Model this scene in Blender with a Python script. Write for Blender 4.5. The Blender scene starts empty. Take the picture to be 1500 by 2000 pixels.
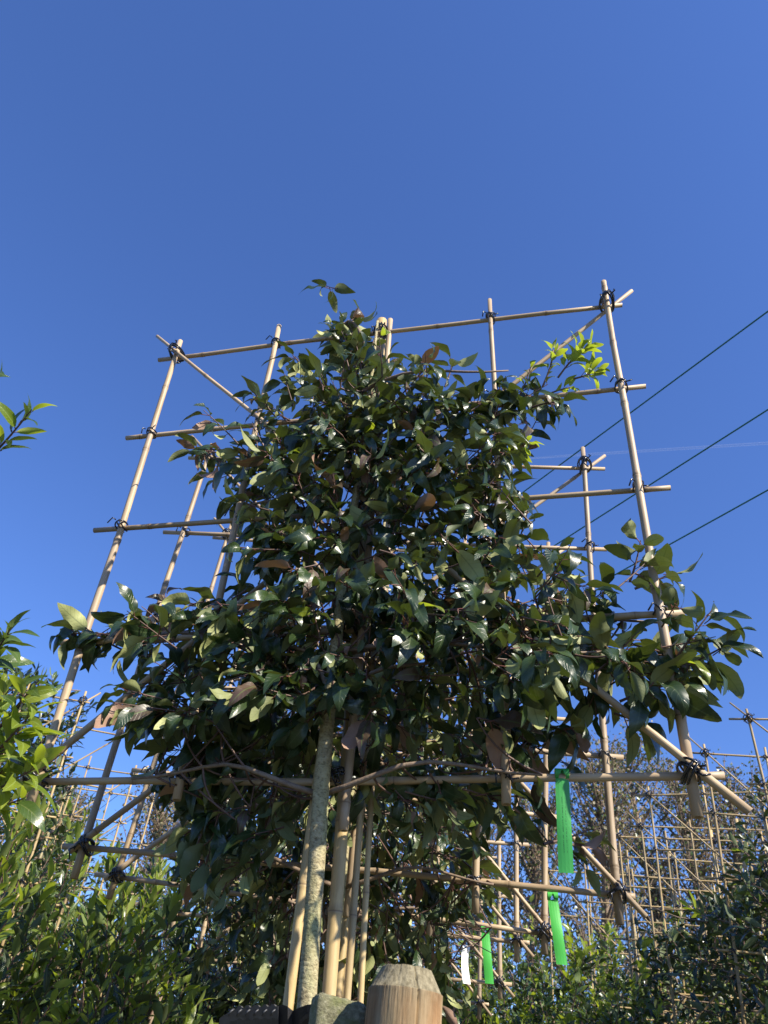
import bpy, math, random
import numpy as np
from mathutils import Vector, Matrix

rad = math.radians
random.seed(7)
rng = np.random.default_rng(7)
scn = bpy.context.scene
COL = scn.collection

# ------------------------------------------------------------------ camera
EYE = 1.25                                   # metres above the ground
PITCH, ROLL, FPX = rad(38.093), rad(6.666), 1551.24
cam_d = bpy.data.cameras.new('camera')
cam = bpy.data.objects.new('camera', cam_d)
COL.objects.link(cam)
scn.camera = cam
c_f = Vector((0, math.cos(PITCH), math.sin(PITCH)))
c_u0 = Vector((0, -math.sin(PITCH), math.cos(PITCH)))
c_x0 = Vector((1, 0, 0))
c_x = c_x0 * math.cos(ROLL) + c_u0 * math.sin(ROLL)
c_u = -c_x0 * math.sin(ROLL) + c_u0 * math.cos(ROLL)
cam.matrix_world = Matrix.Translation((0, 0, EYE)) @ Matrix((c_x, c_u, -c_f)).transposed().to_4x4()
cam_d.sensor_fit = 'HORIZONTAL'
cam_d.sensor_width = 36
cam_d.lens = 36 * FPX / 1500
cam_d.clip_start = 0.05
cam_d.clip_end = 30000
cam_d.dof.use_dof = True
cam_d.dof.focus_distance = 1.95
cam_d.dof.aperture_fstop = 14.0

# ------------------------------------------------------------------ light
SUN_EL, SUN_AZ = rad(39), rad(132)           # azimuth from +Y (the view) towards +X
sun_dir = Vector((math.sin(SUN_AZ) * math.cos(SUN_EL), math.cos(SUN_AZ) * math.cos(SUN_EL), math.sin(SUN_EL)))
W = bpy.data.worlds.new('World')
scn.world = W
W.use_nodes = True
wn, wl = W.node_tree.nodes, W.node_tree.links
wn.clear()
sky = wn.new('ShaderNodeTexSky')
sky.sky_type = 'NISHITA'
sky.sun_disc = False
sky.sun_elevation = SUN_EL
sky.sun_rotation = SUN_AZ
sky.altitude = 0
sky.air_density = 1.12
sky.dust_density = 0.4
sky.ozone_density = 3.0
bg = wn.new('ShaderNodeBackground')
bg.inputs['Strength'].default_value = 0.080
wo = wn.new('ShaderNodeOutputWorld')
tint = wn.new('ShaderNodeMix')               # the phone's cool white balance, the same all over the sky
tint.data_type = 'RGBA'
tint.blend_type = 'MULTIPLY'
tint.inputs[0].default_value = 1.0
tint.inputs[7].default_value = (0.65, 0.86, 1.37, 1)
wl.new(sky.outputs[0], tint.inputs[6])
wl.new(tint.outputs[2], bg.inputs[0])
wl.new(bg.outputs[0], wo.inputs[0])
sd = bpy.data.lights.new('sun', 'SUN')
sd.energy = 5.0
sd.angle = rad(0.53)
sd.color = (1.0, 0.915, 0.76)
sun = bpy.data.objects.new('sun', sd)
COL.objects.link(sun)
sun.rotation_euler = sun_dir.to_track_quat('Z', 'Y').to_euler()
scn.view_settings.view_transform = 'Standard'
scn.view_settings.look = 'None'
scn.view_settings.exposure = 1.0
scn.view_settings.gamma = 1
scn.view_settings.use_curve_mapping = False
scn.render.engine = 'CYCLES'
scn.cycles.max_bounces = 8
scn.cycles.transparent_max_bounces = 8

# ------------------------------------------------------------------ view maths (photo pixels 1500 x 2000)
A_x, A_u, A_f = np.array(c_x), np.array(c_u), np.array(c_f)
CAM = np.array([0, 0, EYE])

def ray(x, y):
    d = A_f + A_x * (x - 750) / FPX + A_u * (1000 - y) / FPX
    return d / np.linalg.norm(d)

def at_z(x, y, z):
    d = ray(x, y)
    return CAM + d * ((z - EYE) / d[2])

def at_dist(x, y, depth):
    d = ray(x, y)
    return CAM + d * depth / (d @ A_f)

def at_Y(x, y, Y):
    d = ray(x, y)
    return CAM + d * Y / d[1]

def project(P):
    P = np.atleast_2d(P) - CAM
    dd = P @ A_f
    dd = np.where(np.abs(dd) < 1e-4, 1e-4, dd)
    return 750 + FPX * (P @ A_x) / dd, 1000 - FPX * (P @ A_u) / dd, dd

# ------------------------------------------------------------------ materials
def nmat(name):
    m = bpy.data.materials.new(name)
    m.use_nodes = True
    n, l = m.node_tree.nodes, m.node_tree.links
    b = n['Principled BSDF']
    return m, n, l, b

def ramp(n, stops, fac=None, l=None):
    r = n.new('ShaderNodeValToRGB')
    e = r.color_ramp.elements
    while len(e) < len(stops):
        e.new(0.5)
    for k, (p, c) in enumerate(stops):
        e[k].position = p
        e[k].color = (*c, 1)
    if fac is not None:
        l.new(fac, r.inputs[0])
    return r

def mix(n, l, kind, fac, a, b):
    x = n.new('ShaderNodeMix')
    x.data_type = 'RGBA'
    x.blend_type = kind
    for sock, v in ((x.inputs[0], fac), (x.inputs[6], a), (x.inputs[7], b)):
        if isinstance(v, (int, float)):
            sock.default_value = v
        elif isinstance(v, tuple):
            sock.default_value = (*v, 1)
        else:
            l.new(v, sock)
    return x.outputs[2]

def noise(n, l, vec, scale, detail=4, rough=0.55):
    t = n.new('ShaderNodeTexNoise')
    t.inputs['Scale'].default_value = scale
    t.inputs['Detail'].default_value = detail
    t.inputs['Roughness'].default_value = rough
    if vec is not None:
        l.new(vec, t.inputs['Vector'])
    return t.outputs['Fac']

def mapping(n, l, src, scale):
    m = n.new('ShaderNodeMapping')
    m.inputs['Scale'].default_value = scale
    l.new(src, m.inputs['Vector'])
    return m.outputs[0]

def bump(n, l, h, b, strength, dist=0.002):
    k = n.new('ShaderNodeBump')
    k.inputs['Strength'].default_value = strength
    k.inputs['Distance'].default_value = dist
    l.new(h, k.inputs['Height'])
    l.new(k.outputs[0], b.inputs['Normal'])

def bamboo_mat(name, c1, c2, c3):
    m, n, l, b = nmat(name)
    tc = n.new('ShaderNodeTexCoord')
    oi = n.new('ShaderNodeObjectInfo')
    add = n.new('ShaderNodeVectorMath')
    add.operation = 'ADD'
    l.new(tc.outputs['Object'], add.inputs[0])
    sc = n.new('ShaderNodeVectorMath')
    sc.operation = 'SCALE'
    sc.inputs[0].default_value = (3.1, 7.3, 5.7)
    l.new(oi.outputs['Random'], sc.inputs['Scale'])
    l.new(sc.outputs[0], add.inputs[1])
    f1 = noise(n, l, mapping(n, l, add.outputs[0], (160, 160, 5)), 1, 4)
    f2 = noise(n, l, mapping(n, l, add.outputs[0], (30, 30, 7)), 1, 5, 0.65)
    f3 = noise(n, l, mapping(n, l, add.outputs[0], (9, 9, 3)), 1, 3)
    base = ramp(n, [(0.25, c1), (0.5, c2), (0.75, c3)], f2, l).outputs[0]
    streak = ramp(n, [(0.35, (0.78, 0.74, 0.7)), (0.6, (1, 1, 1))], f1, l).outputs[0]
    c = mix(n, l, 'MULTIPLY', 0.6, base, streak)
    grey = ramp(n, [(0.42, (0, 0, 0)), (0.7, (1, 1, 1))], f3, l).outputs[0]
    g = mix(n, l, 'MIX', grey, c, (c2[0] * .72, c2[1] * .74, c2[2] * .85))
    at = n.new('ShaderNodeAttribute')
    at.attribute_name = 'node'
    c = mix(n, l, 'MIX', at.outputs['Fac'], g, (0.16, 0.105, 0.06))
    hv = n.new('ShaderNodeHueSaturation')
    mr = n.new('ShaderNodeMapRange')
    mr.inputs[3].default_value = 0.8
    mr.inputs[4].default_value = 1.12
    l.new(oi.outputs['Random'], mr.inputs[0])
    l.new(mr.outputs[0], hv.inputs['Value'])
    l.new(c, hv.inputs['Color'])
    l.new(hv.outputs[0], b.inputs['Base Color'])
    b.inputs['Roughness'].default_value = 0.5
    b.inputs['Specular IOR Level'].default_value = 0.35
    bump(n, l, f1, b, 0.35, 0.0008)
    return m

def leaf_mat(name, top, top2, back, back2, transl, rough=0.32, trans=0.22, vein=(0.10, 0.13, 0.04)):
    m, n, l, b = nmat(name)
    tc = n.new('ShaderNodeTexCoord')
    gi = n.new('ShaderNodeNewGeometry')
    rp = gi.outputs['Random Per Island']
    uv = n.new('ShaderNodeUVMap')
    sep = n.new('ShaderNodeSeparateXYZ')
    l.new(uv.outputs[0], sep.inputs[0])
    oi = n.new('ShaderNodeObjectInfo')
    ad = n.new('ShaderNodeMath')
    ad.operation = 'ADD'
    l.new(rp, ad.inputs[0])
    l.new(oi.outputs['Random'], ad.inputs[1])
    fr = n.new('ShaderNodeMath')
    fr.operation = 'FRACT'
    l.new(ad.outputs[0], fr.inputs[0])
    big = noise(n, l, tc.outputs['UV'], 3.5, 4, 0.6)
    t = mix(n, l, 'MIX', fr.outputs[0], top, top2)
    k = mix(n, l, 'MIX', fr.outputs[0], back, back2)
    t = mix(n, l, 'MULTIPLY', 0.5, t, ramp(n, [(0.3, (0.55, 0.6, 0.5)), (0.7, (1.2, 1.15, 1))], big, l).outputs[0])
    # side veins: herring-bone from the midrib
    ab = n.new('ShaderNodeMath'); ab.operation = 'ABSOLUTE'
    sb = n.new('ShaderNodeMath'); sb.operation = 'SUBTRACT'; sb.inputs[1].default_value = 0.5
    l.new(sep.outputs[1], sb.inputs[0]); l.new(sb.outputs[0], ab.inputs[0])
    m1 = n.new('ShaderNodeMath'); m1.operation = 'MULTIPLY_ADD'
    m1.inputs[1].default_value = -0.32
    l.new(ab.outputs[0], m1.inputs[0]); l.new(sep.outputs[0], m1.inputs[2])
    m2 = n.new('ShaderNodeMath'); m2.operation = 'MULTIPLY'; m2.inputs[1].default_value = 60
    l.new(m1.outputs[0], m2.inputs[0])
    sn = n.new('ShaderNodeMath'); sn.operation = 'SINE'
    l.new(m2.outputs[0], sn.inputs[0])
    vf = ramp(n, [(0.82, (0, 0, 0)), (0.98, (1, 1, 1))], sn.outputs[0], l).outputs[0]
    mid = ramp(n, [(0.015, (1, 1, 1)), (0.05, (0, 0, 0))], ab.outputs[0], l).outputs[0]
    vv = mix(n, l, 'ADD', 1.0, mid, mix(n, l, 'MULTIPLY', 1.0, vf, (0.22, 0.22, 0.22)))
    t = mix(n, l, 'MIX', vv, t, vein)
    k = mix(n, l, 'MIX', mix(n, l, 'MULTIPLY', 1.0, vv, (0.5, 0.5, 0.5)), k, (back[0] * 1.3, back[1] * 1.25, back[2] * 1.3))
    col = mix(n, l, 'MIX', gi.outputs['Backfacing'], t, k)
    l.new(col, b.inputs['Base Color'])
    rr = n.new('ShaderNodeMapRange')
    rr.inputs[3].default_value = rough
    rr.inputs[4].default_value = 0.62
    l.new(gi.outputs['Backfacing'], rr.inputs[0])
    l.new(rr.outputs[0], b.inputs['Roughness'])
    b.inputs['Specular IOR Level'].default_value = 0.5
    tr = n.new('ShaderNodeBsdfTranslucent')
    tr.inputs[0].default_value = (*transl, 1)
    ms = n.new('ShaderNodeMixShader')
    ms.inputs[0].default_value = trans
    l.new(b.outputs[0], ms.inputs[1])
    l.new(tr.outputs[0], ms.inputs[2])
    l.new(ms.outputs[0], n['Material Output'].inputs[0])
    bump(n, l, vf, b, 0.35, 0.0008)
    return m

def simple(name, c, rough=0.5, spec=0.5, var=None, scale=20, bmp=0.0, vec='Object'):
    m, n, l, b = nmat(name)
    tc = n.new('ShaderNodeTexCoord')
    f = noise(n, l, tc.outputs[vec], scale, 5, 0.6)
    l.new(ramp(n, [(0.3, c), (0.7, var or c)], f, l).outputs[0], b.inputs['Base Color'])
    b.inputs['Roughness'].default_value = rough
    b.inputs['Specular IOR Level'].default_value = spec
    if bmp:
        bump(n, l, f, b, bmp, 0.004)
    return m

M_bam = bamboo_mat('weathered_bamboo', (0.31, 0.215, 0.125), (0.45, 0.335, 0.205), (0.56, 0.445, 0.295))
M_bam2 = bamboo_mat('golden_bamboo', (0.29, 0.20, 0.085), (0.45, 0.33, 0.155), (0.57, 0.44, 0.23))
M_tie = simple('black_rubber', (0.012, 0.014, 0.022), 0.25, 0.6, (0.02, 0.022, 0.03), 40)
M_leaf = leaf_mat('dark_glossy_leaf', (0.012, 0.027, 0.010), (0.032, 0.058, 0.017), (0.065, 0.085, 0.033), (0.34, 0.36, 0.14), (0.18, 0.26, 0.03), 0.33, 0.08, (0.05, 0.075, 0.03))  # underside tones spread widely, painting in shaded and sunlit leaves
M_brown = leaf_mat('browning_leaf', (0.06, 0.045, 0.03), (0.09, 0.05, 0.035), (0.28, 0.17, 0.12), (0.34, 0.22, 0.16), (0.22, 0.12, 0.05), 0.4, 0.12)
M_lime = leaf_mat('fresh_lime_leaf', (0.11, 0.17, 0.018), (0.20, 0.24, 0.03), (0.22, 0.28, 0.06), (0.30, 0.34, 0.08), (0.42, 0.52, 0.03), 0.30, 0.40, (0.25, 0.32, 0.08))
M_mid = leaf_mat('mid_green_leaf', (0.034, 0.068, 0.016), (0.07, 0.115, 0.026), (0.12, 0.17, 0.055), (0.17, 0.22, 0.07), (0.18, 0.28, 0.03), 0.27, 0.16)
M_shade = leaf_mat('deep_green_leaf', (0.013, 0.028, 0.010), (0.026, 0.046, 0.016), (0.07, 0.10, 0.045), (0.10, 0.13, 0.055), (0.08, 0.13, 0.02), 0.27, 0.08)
M_olive = leaf_mat('olive_autumn_leaf', (0.13, 0.12, 0.065), (0.21, 0.17, 0.10), (0.18, 0.16, 0.10), (0.24, 0.20, 0.13), (0.15, 0.14, 0.05), 0.5, 0.25)
M_red = simple('red_petiole', (0.17, 0.06, 0.055), 0.4, 0.4, (0.10, 0.05, 0.035), 60)
M_twig = simple('twig_bark', (0.09, 0.055, 0.045), 0.55, 0.35, (0.15, 0.09, 0.07), 80, 0.2)
M_brch = simple('branch_bark', (0.15, 0.105, 0.075), 0.7, 0.3, (0.24, 0.18, 0.13), 90, 0.5)

def bark_mat():
    m, n, l, b = nmat('greenish_smooth_bark')
    tc = n.new('ShaderNodeTexCoord')
    f1 = noise(n, l, mapping(n, l, tc.outputs['Object'], (50, 50, 90)), 1, 6, 0.7)
    f2 = noise(n, l, mapping(n, l, tc.outputs['Object'], (14, 14, 7)), 1, 4)
    f3 = noise(n, l, mapping(n, l, tc.outputs['Object'], (160, 160, 240)), 1, 3)
    c = ramp(n, [(0.25, (0.18, 0.14, 0.075)), (0.5, (0.34, 0.285, 0.155)), (0.75, (0.48, 0.42, 0.265))], f1, l).outputs[0]
    c = mix(n, l, 'MIX', ramp(n, [(0.45, (0, 0, 0)), (0.65, (1, 1, 1))], f2, l).outputs[0], c, (0.26, 0.26, 0.12))
    c = mix(n, l, 'MULTIPLY', 0.7, c, ramp(n, [(0.36, (0.35, 0.33, 0.28)), (0.5, (1, 1, 1))], f3, l).outputs[0])
    l.new(c, b.inputs['Base Color'])
    b.inputs['Roughness'].default_value = 0.75
    ad = n.new('ShaderNodeMath'); ad.operation = 'ADD'
    l.new(f1, ad.inputs[0]); l.new(f3, ad.inputs[1])
    bump(n, l, ad.outputs[0], b, 0.8, 0.003)
    return m
M_bark = bark_mat()

# ------------------------------------------------------------------ object helpers
def mesh_obj(name, verts, faces, mats, parent=None, smooth=True, midx=None, uvs=None, kind=None, mw=None, attr=None):
    me = bpy.data.meshes.new(name)
    me.from_pydata([tuple(v) for v in verts], [], [tuple(f) for f in faces])
    for m in (mats if isinstance(mats, (list, tuple)) else [mats]):
        me.materials.append(m)
    if midx is not None:
        me.polygons.foreach_set('material_index', midx)
    if smooth:
        me.polygons.foreach_set('use_smooth', [True] * len(me.polygons))
    if uvs is not None:
        ul = me.uv_layers.new(name='UVMap')
        ul.data.foreach_set('uv', np.asarray(uvs, dtype=np.float32).ravel())
    if attr is not None:
        a = me.attributes.new(attr[0], 'FLOAT', 'POINT')
        a.data.foreach_set('value', attr[1])
    me.update()
    return link(name, me, parent, mw, kind)

def link(name, me, parent=None, mw=None, kind=None):
    o = bpy.data.objects.new(name, me)
    COL.objects.link(o)
    if parent is not None:
        o.parent = parent
    if mw is not None:
        o.matrix_local = mw
    if kind:
        o['kind'] = kind
    return o

def thing(name, label, cat, mw=None, group=None):
    o = bpy.data.objects.new(name, None)
    o.empty_display_size = 0.1
    COL.objects.link(o)
    if mw is not None:
        o.matrix_world = mw
    o['label'] = label
    o['category'] = cat
    if group:
        o['group'] = group
    return o

def tag(o, label=None, cat=None, group=None, kind=None):
    if label: o['label'] = label
    if cat: o['category'] = cat
    if group: o['group'] = group
    if kind: o['kind'] = kind
    return o

def tube(pts, radii, seg=8, caps=True):
    """A tube through pts (list of 3-vectors) with a radius at each; returns verts, faces."""
    pts = np.asarray(pts, float)
    n = len(pts)
    tang = np.gradient(pts, axis=0)
    tang /= np.linalg.norm(tang, axis=1)[:, None] + 1e-12
    ref = np.array([0.0, 0, 1]) if abs(tang[0][2]) < 0.9 else np.array([1.0, 0, 0])
    V = []
    a = np.cross(tang[0], ref); a /= np.linalg.norm(a)
    ang = np.arange(seg) * 2 * math.pi / seg
    for i in range(n):
        a = a - tang[i] * (a @ tang[i]); a /= np.linalg.norm(a) + 1e-12
        b = np.cross(tang[i], a)
        V.append(pts[i] + radii[i] * (np.cos(ang)[:, None] * a + np.sin(ang)[:, None] * b))
    V = np.concatenate(V)
    F = []
    for i in range(n - 1):
        for k in range(seg):
            k2 = (k + 1) % seg
            F.append((i * seg + k, i * seg + k2, (i + 1) * seg + k2, (i + 1) * seg + k))
    if caps:
        F.append(tuple(range(seg))[::-1])
        F.append(tuple((n - 1) * seg + k for k in range(seg)))
    return V, F

class Acc:
    def __init__(s):
        s.v, s.f, s.n = [], [], 0
    def add(s, V, F):
        s.v.append(np.asarray(V)); s.f += [tuple(i + s.n for i in f) for f in F]; s.n += len(V)
    def build(s, name, mats, parent=None, kind=None, mw=None, smooth=True):
        return mesh_obj(name, np.concatenate(s.v), s.f, mats, parent, smooth, kind=kind, mw=mw)

def frame_mw(o, z, y_hint=None):
    """Matrix at o with local Z along z."""
    z = Vector(z).normalized()
    h = Vector(y_hint) if y_hint is not None else (Vector((0, 0, 1)) if abs(z.z) < 0.9 else Vector((0, 1, 0)))
    x = h.cross(z).normalized()
    y = z.cross(x)
    m = Matrix((x, y, z)).transposed().to_4x4()
    m.translation = Vector(o)
    return m

# ------------------------------------------------------------------ bamboo cane, along local Z from 0 to L
def cane_mesh(L, r0, r1, rnd, seg=14, nodes=0.24, bend=0.006):
    ts, rs, nd = [0.0], [1.0], [0.0]
    z = rnd.uniform(0.04, nodes)
    while z < L - 0.02:
        for dz, k, c in ((-0.014, 1.0, 0), (-0.006, 1.05, 0.15), (-0.002, 1.14, 0.35), (0.0, 1.05, 0.95), (0.0022, 1.15, 0.3), (0.007, 1.04, 0.35), (0.016, 0.98, 0)):
            if 0 < z + dz < L:
                ts.append(z + dz); rs.append(k); nd.append(c)
        z += nodes * rnd.uniform(0.7, 1.3)
    ts.append(L); rs.append(1.0); nd.append(0.0)
    order = np.argsort(ts)
    ts = np.array(ts)[order]; rs = np.array(rs)[order]; nd = np.array(nd)[order]
    keep = np.concatenate([[True], np.diff(ts) > 1e-4]); ts, rs, nd = ts[keep], rs[keep], nd[keep]
    ph, ph2 = rnd.uniform(0, 6.28), rnd.uniform(0, 6.28)
    u = ts / L
    bx = bend * L * np.sin(u * math.pi) * math.cos(ph) + 0.0015 * np.sin(u * 13 + ph2)
    by = bend * L * np.sin(u * math.pi) * math.sin(ph) + 0.0015 * np.sin(u * 11 + ph)
    r = (r0 + (r1 - r0) * u) * rs
    pts = np.stack([bx, by, ts], 1)
    V, F = tube(pts, r, seg, caps=False)
    # hollow cut ends
    at = np.repeat(nd, seg).tolist()
    n = len(ts)
    V = list(V)
    for end, sgn in ((0, 1), (n - 1, -1)):
        ring = [end * seg + k for k in range(seg)]
        c = np.array([bx[end], by[end], ts[end]])
        i0 = len(V)
        for k in ring:
            V.append(c + (V[k] - c) * 0.62)
        i1 = len(V)
        for k in ring:
            V.append(c + (V[k] - c) * 0.58 + np.array([0, 0, sgn * 0.012]))
        at += [0.0] * seg + [1.0] * seg
        for k in range(seg):
            k2 = (k + 1) % seg
            q = [(ring[k], ring[k2], i0 + k2, i0 + k), (i0 + k, i0 + k2, i1 + k2, i1 + k)]
            F += [t[::-1] for t in q] if sgn > 0 else q
        F.append(tuple(i1 + k for k in range(seg))[::-1] if sgn < 0 else tuple(i1 + k for k in range(seg)))
    return V, F, at

def cane(name, a, b, r0, r1, rnd, mat, parent, seg=14, nodes=0.24, bend=0.006):
    a, b = Vector(a), Vector(b)
    L = (b - a).length
    V, F, at = cane_mesh(L, r0, r1, rnd, seg, nodes, bend)
    return mesh_obj(name, V, F, mat, parent, mw=frame_mw(a, b - a), attr=('node', at))

# ties: loops of black tube round a crossing, a few versions of the mesh shared by all crossings
def tie_mesh(rnd, big, k=1.0):
    A = Acc()
    nl = 6 if big else 3
    for i in range(nl):
        s = 1 if i % 2 else -1
        tilt = s * rad(45) + rnd.uniform(-.22, .22)
        off = rnd.uniform(-.006, .006) * (1.6 if big else 1)
        R1 = (0.017 + rnd.uniform(0, .003)) * (1.12 if big else 0.88)
        Ry = (0.024 if big else 0.0195) + rnd.uniform(0, .003)
        P = []
        for q in range(19):
            a = q / 18 * 2 * math.pi
            u, y = R1 * math.cos(a), Ry * math.sin(a)
            P.append((u * math.cos(tilt) - off * math.sin(tilt), y, u * math.sin(tilt) + off * math.cos(tilt)))
        V, F = tube(P, [0.0021] * 19, 6, False)
        A.add(V, F)
    for i in range(2):                                   # twisted ends left sticking out
        a = rnd.uniform(0, 6.28)
        P = [(math.cos(a) * .012, -.022, math.sin(a) * .012), (math.cos(a) * .02, -.03, math.sin(a) * .02 - .003), (math.cos(a + .6) * .026, -.028, math.sin(a + .6) * .024 - .01)]
        V, F = tube(P, [0.0019] * 3, 6)
        A.add(V, F)
    me = bpy.data.meshes.new('tie')
    me.from_pydata([tuple(v) for v in np.concatenate(A.v)], [], A.f)
    me.materials.append(M_tie)
    me.polygons.foreach_set('use_smooth', [True] * len(me.polygons))
    return me
rt = random.Random(3)
TIE_S = [tie_mesh(rt, False) for _ in range(3)]
TIE_B = [tie_mesh(rt, True) for _ in range(3)]

CS, RS, HC = 0.35, 0.35826, 2.55        # column and row spacing, height of the middle crossing

def trellis_mw(q, yaw, tilt, roll):
    """Root matrix: local x along the bars, y away from the camera, z up; the middle crossing at local z = HC."""
    cx = Vector((math.cos(yaw), math.sin(yaw), 0)); n = Vector((-math.sin(yaw), math.cos(yaw), 0)); z = Vector((0, 0, 1))
    z2 = z * math.cos(tilt) + n * math.sin(tilt)
    X = cx * math.cos(roll) + z2 * math.sin(roll)
    Z = -cx * math.sin(roll) + z2 * math.cos(roll)
    Y = Z.cross(X)
    m = Matrix((X, Y, Z)).transposed().to_4x4()
    m.translation = Vector(q) + Vector((0, 0, EYE)) - Z * HC
    return m

def make_trellis(mw, seed, label, group, seg=14, first=False, k=1.0, light=False, pdx=0.0):
    r = random.Random(seed)
    t = thing('bamboo_trellis', label, 'trellis', mw, group)
    W2, H2 = 2 * CS, 2 * RS
    mat = M_bam2 if light else M_bam
    for i in range(5):
        if i == 2:
            continue
        x = (i - 2) * CS
        top = H2 + ((.062, .078, 0, .078, .10)[i] if first else r.uniform(.05, .1))
        bot = H2 + ((.075, .05, 0, .06, .085)[i] if first else r.uniform(.05, .1))
        cane('vertical_cane', (x, -.009, HC - bot), (x, -.009, HC + top), (.0108 if i in (0, 4) else .0098) * k, (.0082 if i != 3 else .0066) * k, r, mat, t, seg, .27, .004)
    for j in range(5):
        z = HC + (2 - j) * RS
        dl = (.072, .09, .09, .085, .02)[j] if first else r.uniform(.05, .1)
        dr = (.045, .065, .075, .05, .065)[j] if first else r.uniform(.04, .08)
        cane('horizontal_cane', (-W2 - dl, .009, z), (W2 + dr, .009, z), (.0074 + (.0006 if j > 2 else 0)) * k, (.0068 + (.0012 if j > 2 else 0)) * k, r, mat, t, seg, .3, .004)
    cane('diagonal_cane', (W2 + (.088 if first else .06), -.028, HC - H2 - (.082 if first else .055)), (-W2 - .085, -.022, HC + H2 + .085), (.0085 if first else .0068) * k, .0055 * k, r, mat, t, seg, .28, .003)
    cane('diagonal_cane', (-W2 - .03, -.026, HC - H2 - .02), (W2 + .085, .026, HC + H2 + .085), .0088 * k, .006 * k, r, mat, t, seg, .28, .003)
    # tall support poles that go down into the ground beside the stem
    cane('support_pole', (.020 + pdx, .032, -.05), (-.008 + pdx * .3, .032, HC + H2 + .09), .0108 * (k if k < 1 else 1), .0165 * (k if k < 1 else 1), r, M_bam2, t, seg, .2, .002)
    cane('support_pole', (.024, -.004, HC - H2 - .11), (.028, .006, HC + H2 + .06), .0098 * k, .0085 * k, r, mat, t, seg, .3, .002)
    cane('support_pole', (-.072 + pdx * 2, .0, -.05), (-.042 + pdx * 1.2, .012, HC - RS), .0118 * k, .0095 * k, r, M_bam2, t, seg, .3, .002)
    if first:
        cane('support_pole', (.046, .055, -.05), (.044, .05, HC - RS), .0078, .0068, r, M_bam2, t, seg, .26, .003)
        cane('support_pole', (.060, .08, -.05), (.058, .075, HC - H2 + .03), .0066, .006, r, M_bam2, t, seg, .24, .003)
    for i in range(5):
        for j in range(5):
            corner = i in (0, 4) and j in (0, 4)
            me = r.choice(TIE_B if corner or i == 2 else TIE_S)
            m = Matrix.Translation(((i - 2) * CS, -.008 if corner else 0, HC + (2 - j) * RS)) @ Matrix.Rotation(r.uniform(-.5, .5), 4, 'Y') @ Matrix.Diagonal((*([r.uniform(1.05, 1.2), 1.45, r.uniform(1.1, 1.3)] if corner else [r.uniform(.92, 1.12)] * 3), 1))
            link('tie', me, t, m)
    return t

def copy_thing(src, mw, label, group):
    c = src.copy()
    COL.objects.link(c)
    c.matrix_world = mw
    c['label'] = label
    c['group'] = group
    for ch in src.children:
        if ch.name.split('.')[0] == 'tie' and False:
            continue
        d = ch.copy()
        COL.objects.link(d)
        d.parent = c
    return c

# ------------------------------------------------------------------ leaves
def leaf_geo(rnd, nl=9, Wd=0.44, fold=0.35, curl=1.0, wave=0.08, twist=0.3, serr=0.04, petiole=0.16, tipk=1.0, across=4):
    """A leaf of length 1 along +Y, upper face +Z. Returns verts, faces, material index, per-loop uv."""
    V, F, MI, UV = [], [], [], []
    S = np.linspace(-1, 1, across + 1)
    y, z, th = 0.0, 0.0, rnd.uniform(-.1, .25)
    ph1, ph2 = rnd.uniform(0, 6.28), rnd.uniform(0, 6.28)
    kf = rnd.uniform(1.1, 1.9)
    cx = 0.0
    side = rnd.uniform(-.25, .25)
    UVv = []
    for i in range(nl + 1):
        t = i / nl
        w = Wd / 2 * (math.sin(math.pi * min(1, t ** 0.82)) ** 0.75) * (1 - 0.25 * tipk * t ** 3)
        if i == nl: w = 0.0
        if i == 0: w = 0.012
        if 0 < i < nl: w *= 1 + serr * (1 if i % 2 else -1)
        tw = twist * t
        for s in S:
            wx = w * s
            zz = abs(wx) * math.tan(fold * (1 - .5 * t))
            phs = ph1 if s > 0 else ph2
            zz += wave * abs(s) ** 1.5 * math.sin(kf * 2 * math.pi * t + phs) * (w / (Wd / 2) if Wd else 1)
            xx = wx * math.cos(fold * .6)
            x2 = xx * math.cos(tw) - zz * math.sin(tw)
            z2 = xx * math.sin(tw) + zz * math.cos(tw)
            V.append((x2 + cx, y - z2 * math.sin(th) * -1 * 1.0, z + z2 * math.cos(th)))
            UVv.append((t, (s + 1) / 2))
        th -= curl / nl * (0.35 + 1.3 * t)
        y += math.cos(th) / nl
        z += math.sin(th) / nl
        cx += side * t / nl
    n = len(S)
    for i in range(nl):
        for k in range(n - 1):
            if i == nl - 1:
                pass
            a, b, c, d = i * n + k, i * n + k + 1, (i + 1) * n + k + 1, (i + 1) * n + k
            F.append((a, b, c, d)); MI.append(0)
            UV += [UVv[a], UVv[b], UVv[c], UVv[d]]
    if petiole:
        i0 = len(V)
        pr = 0.014
        for yy, zz in ((0.06, -.004), (-petiole, -.01 - petiole * .25)):
            for q in range(3):
                a = q * 2.094 + 1.57
                V.append((pr * math.cos(a), yy, zz + pr * math.sin(a)))
        for q in range(3):
            q2 = (q + 1) % 3
            F.append((i0 + q, i0 + q2, i0 + 3 + q2, i0 + 3 + q)); MI.append(1)
            UV += [(0, .5)] * 4
    return np.array(V, dtype=np.float64), F, MI, UV

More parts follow.
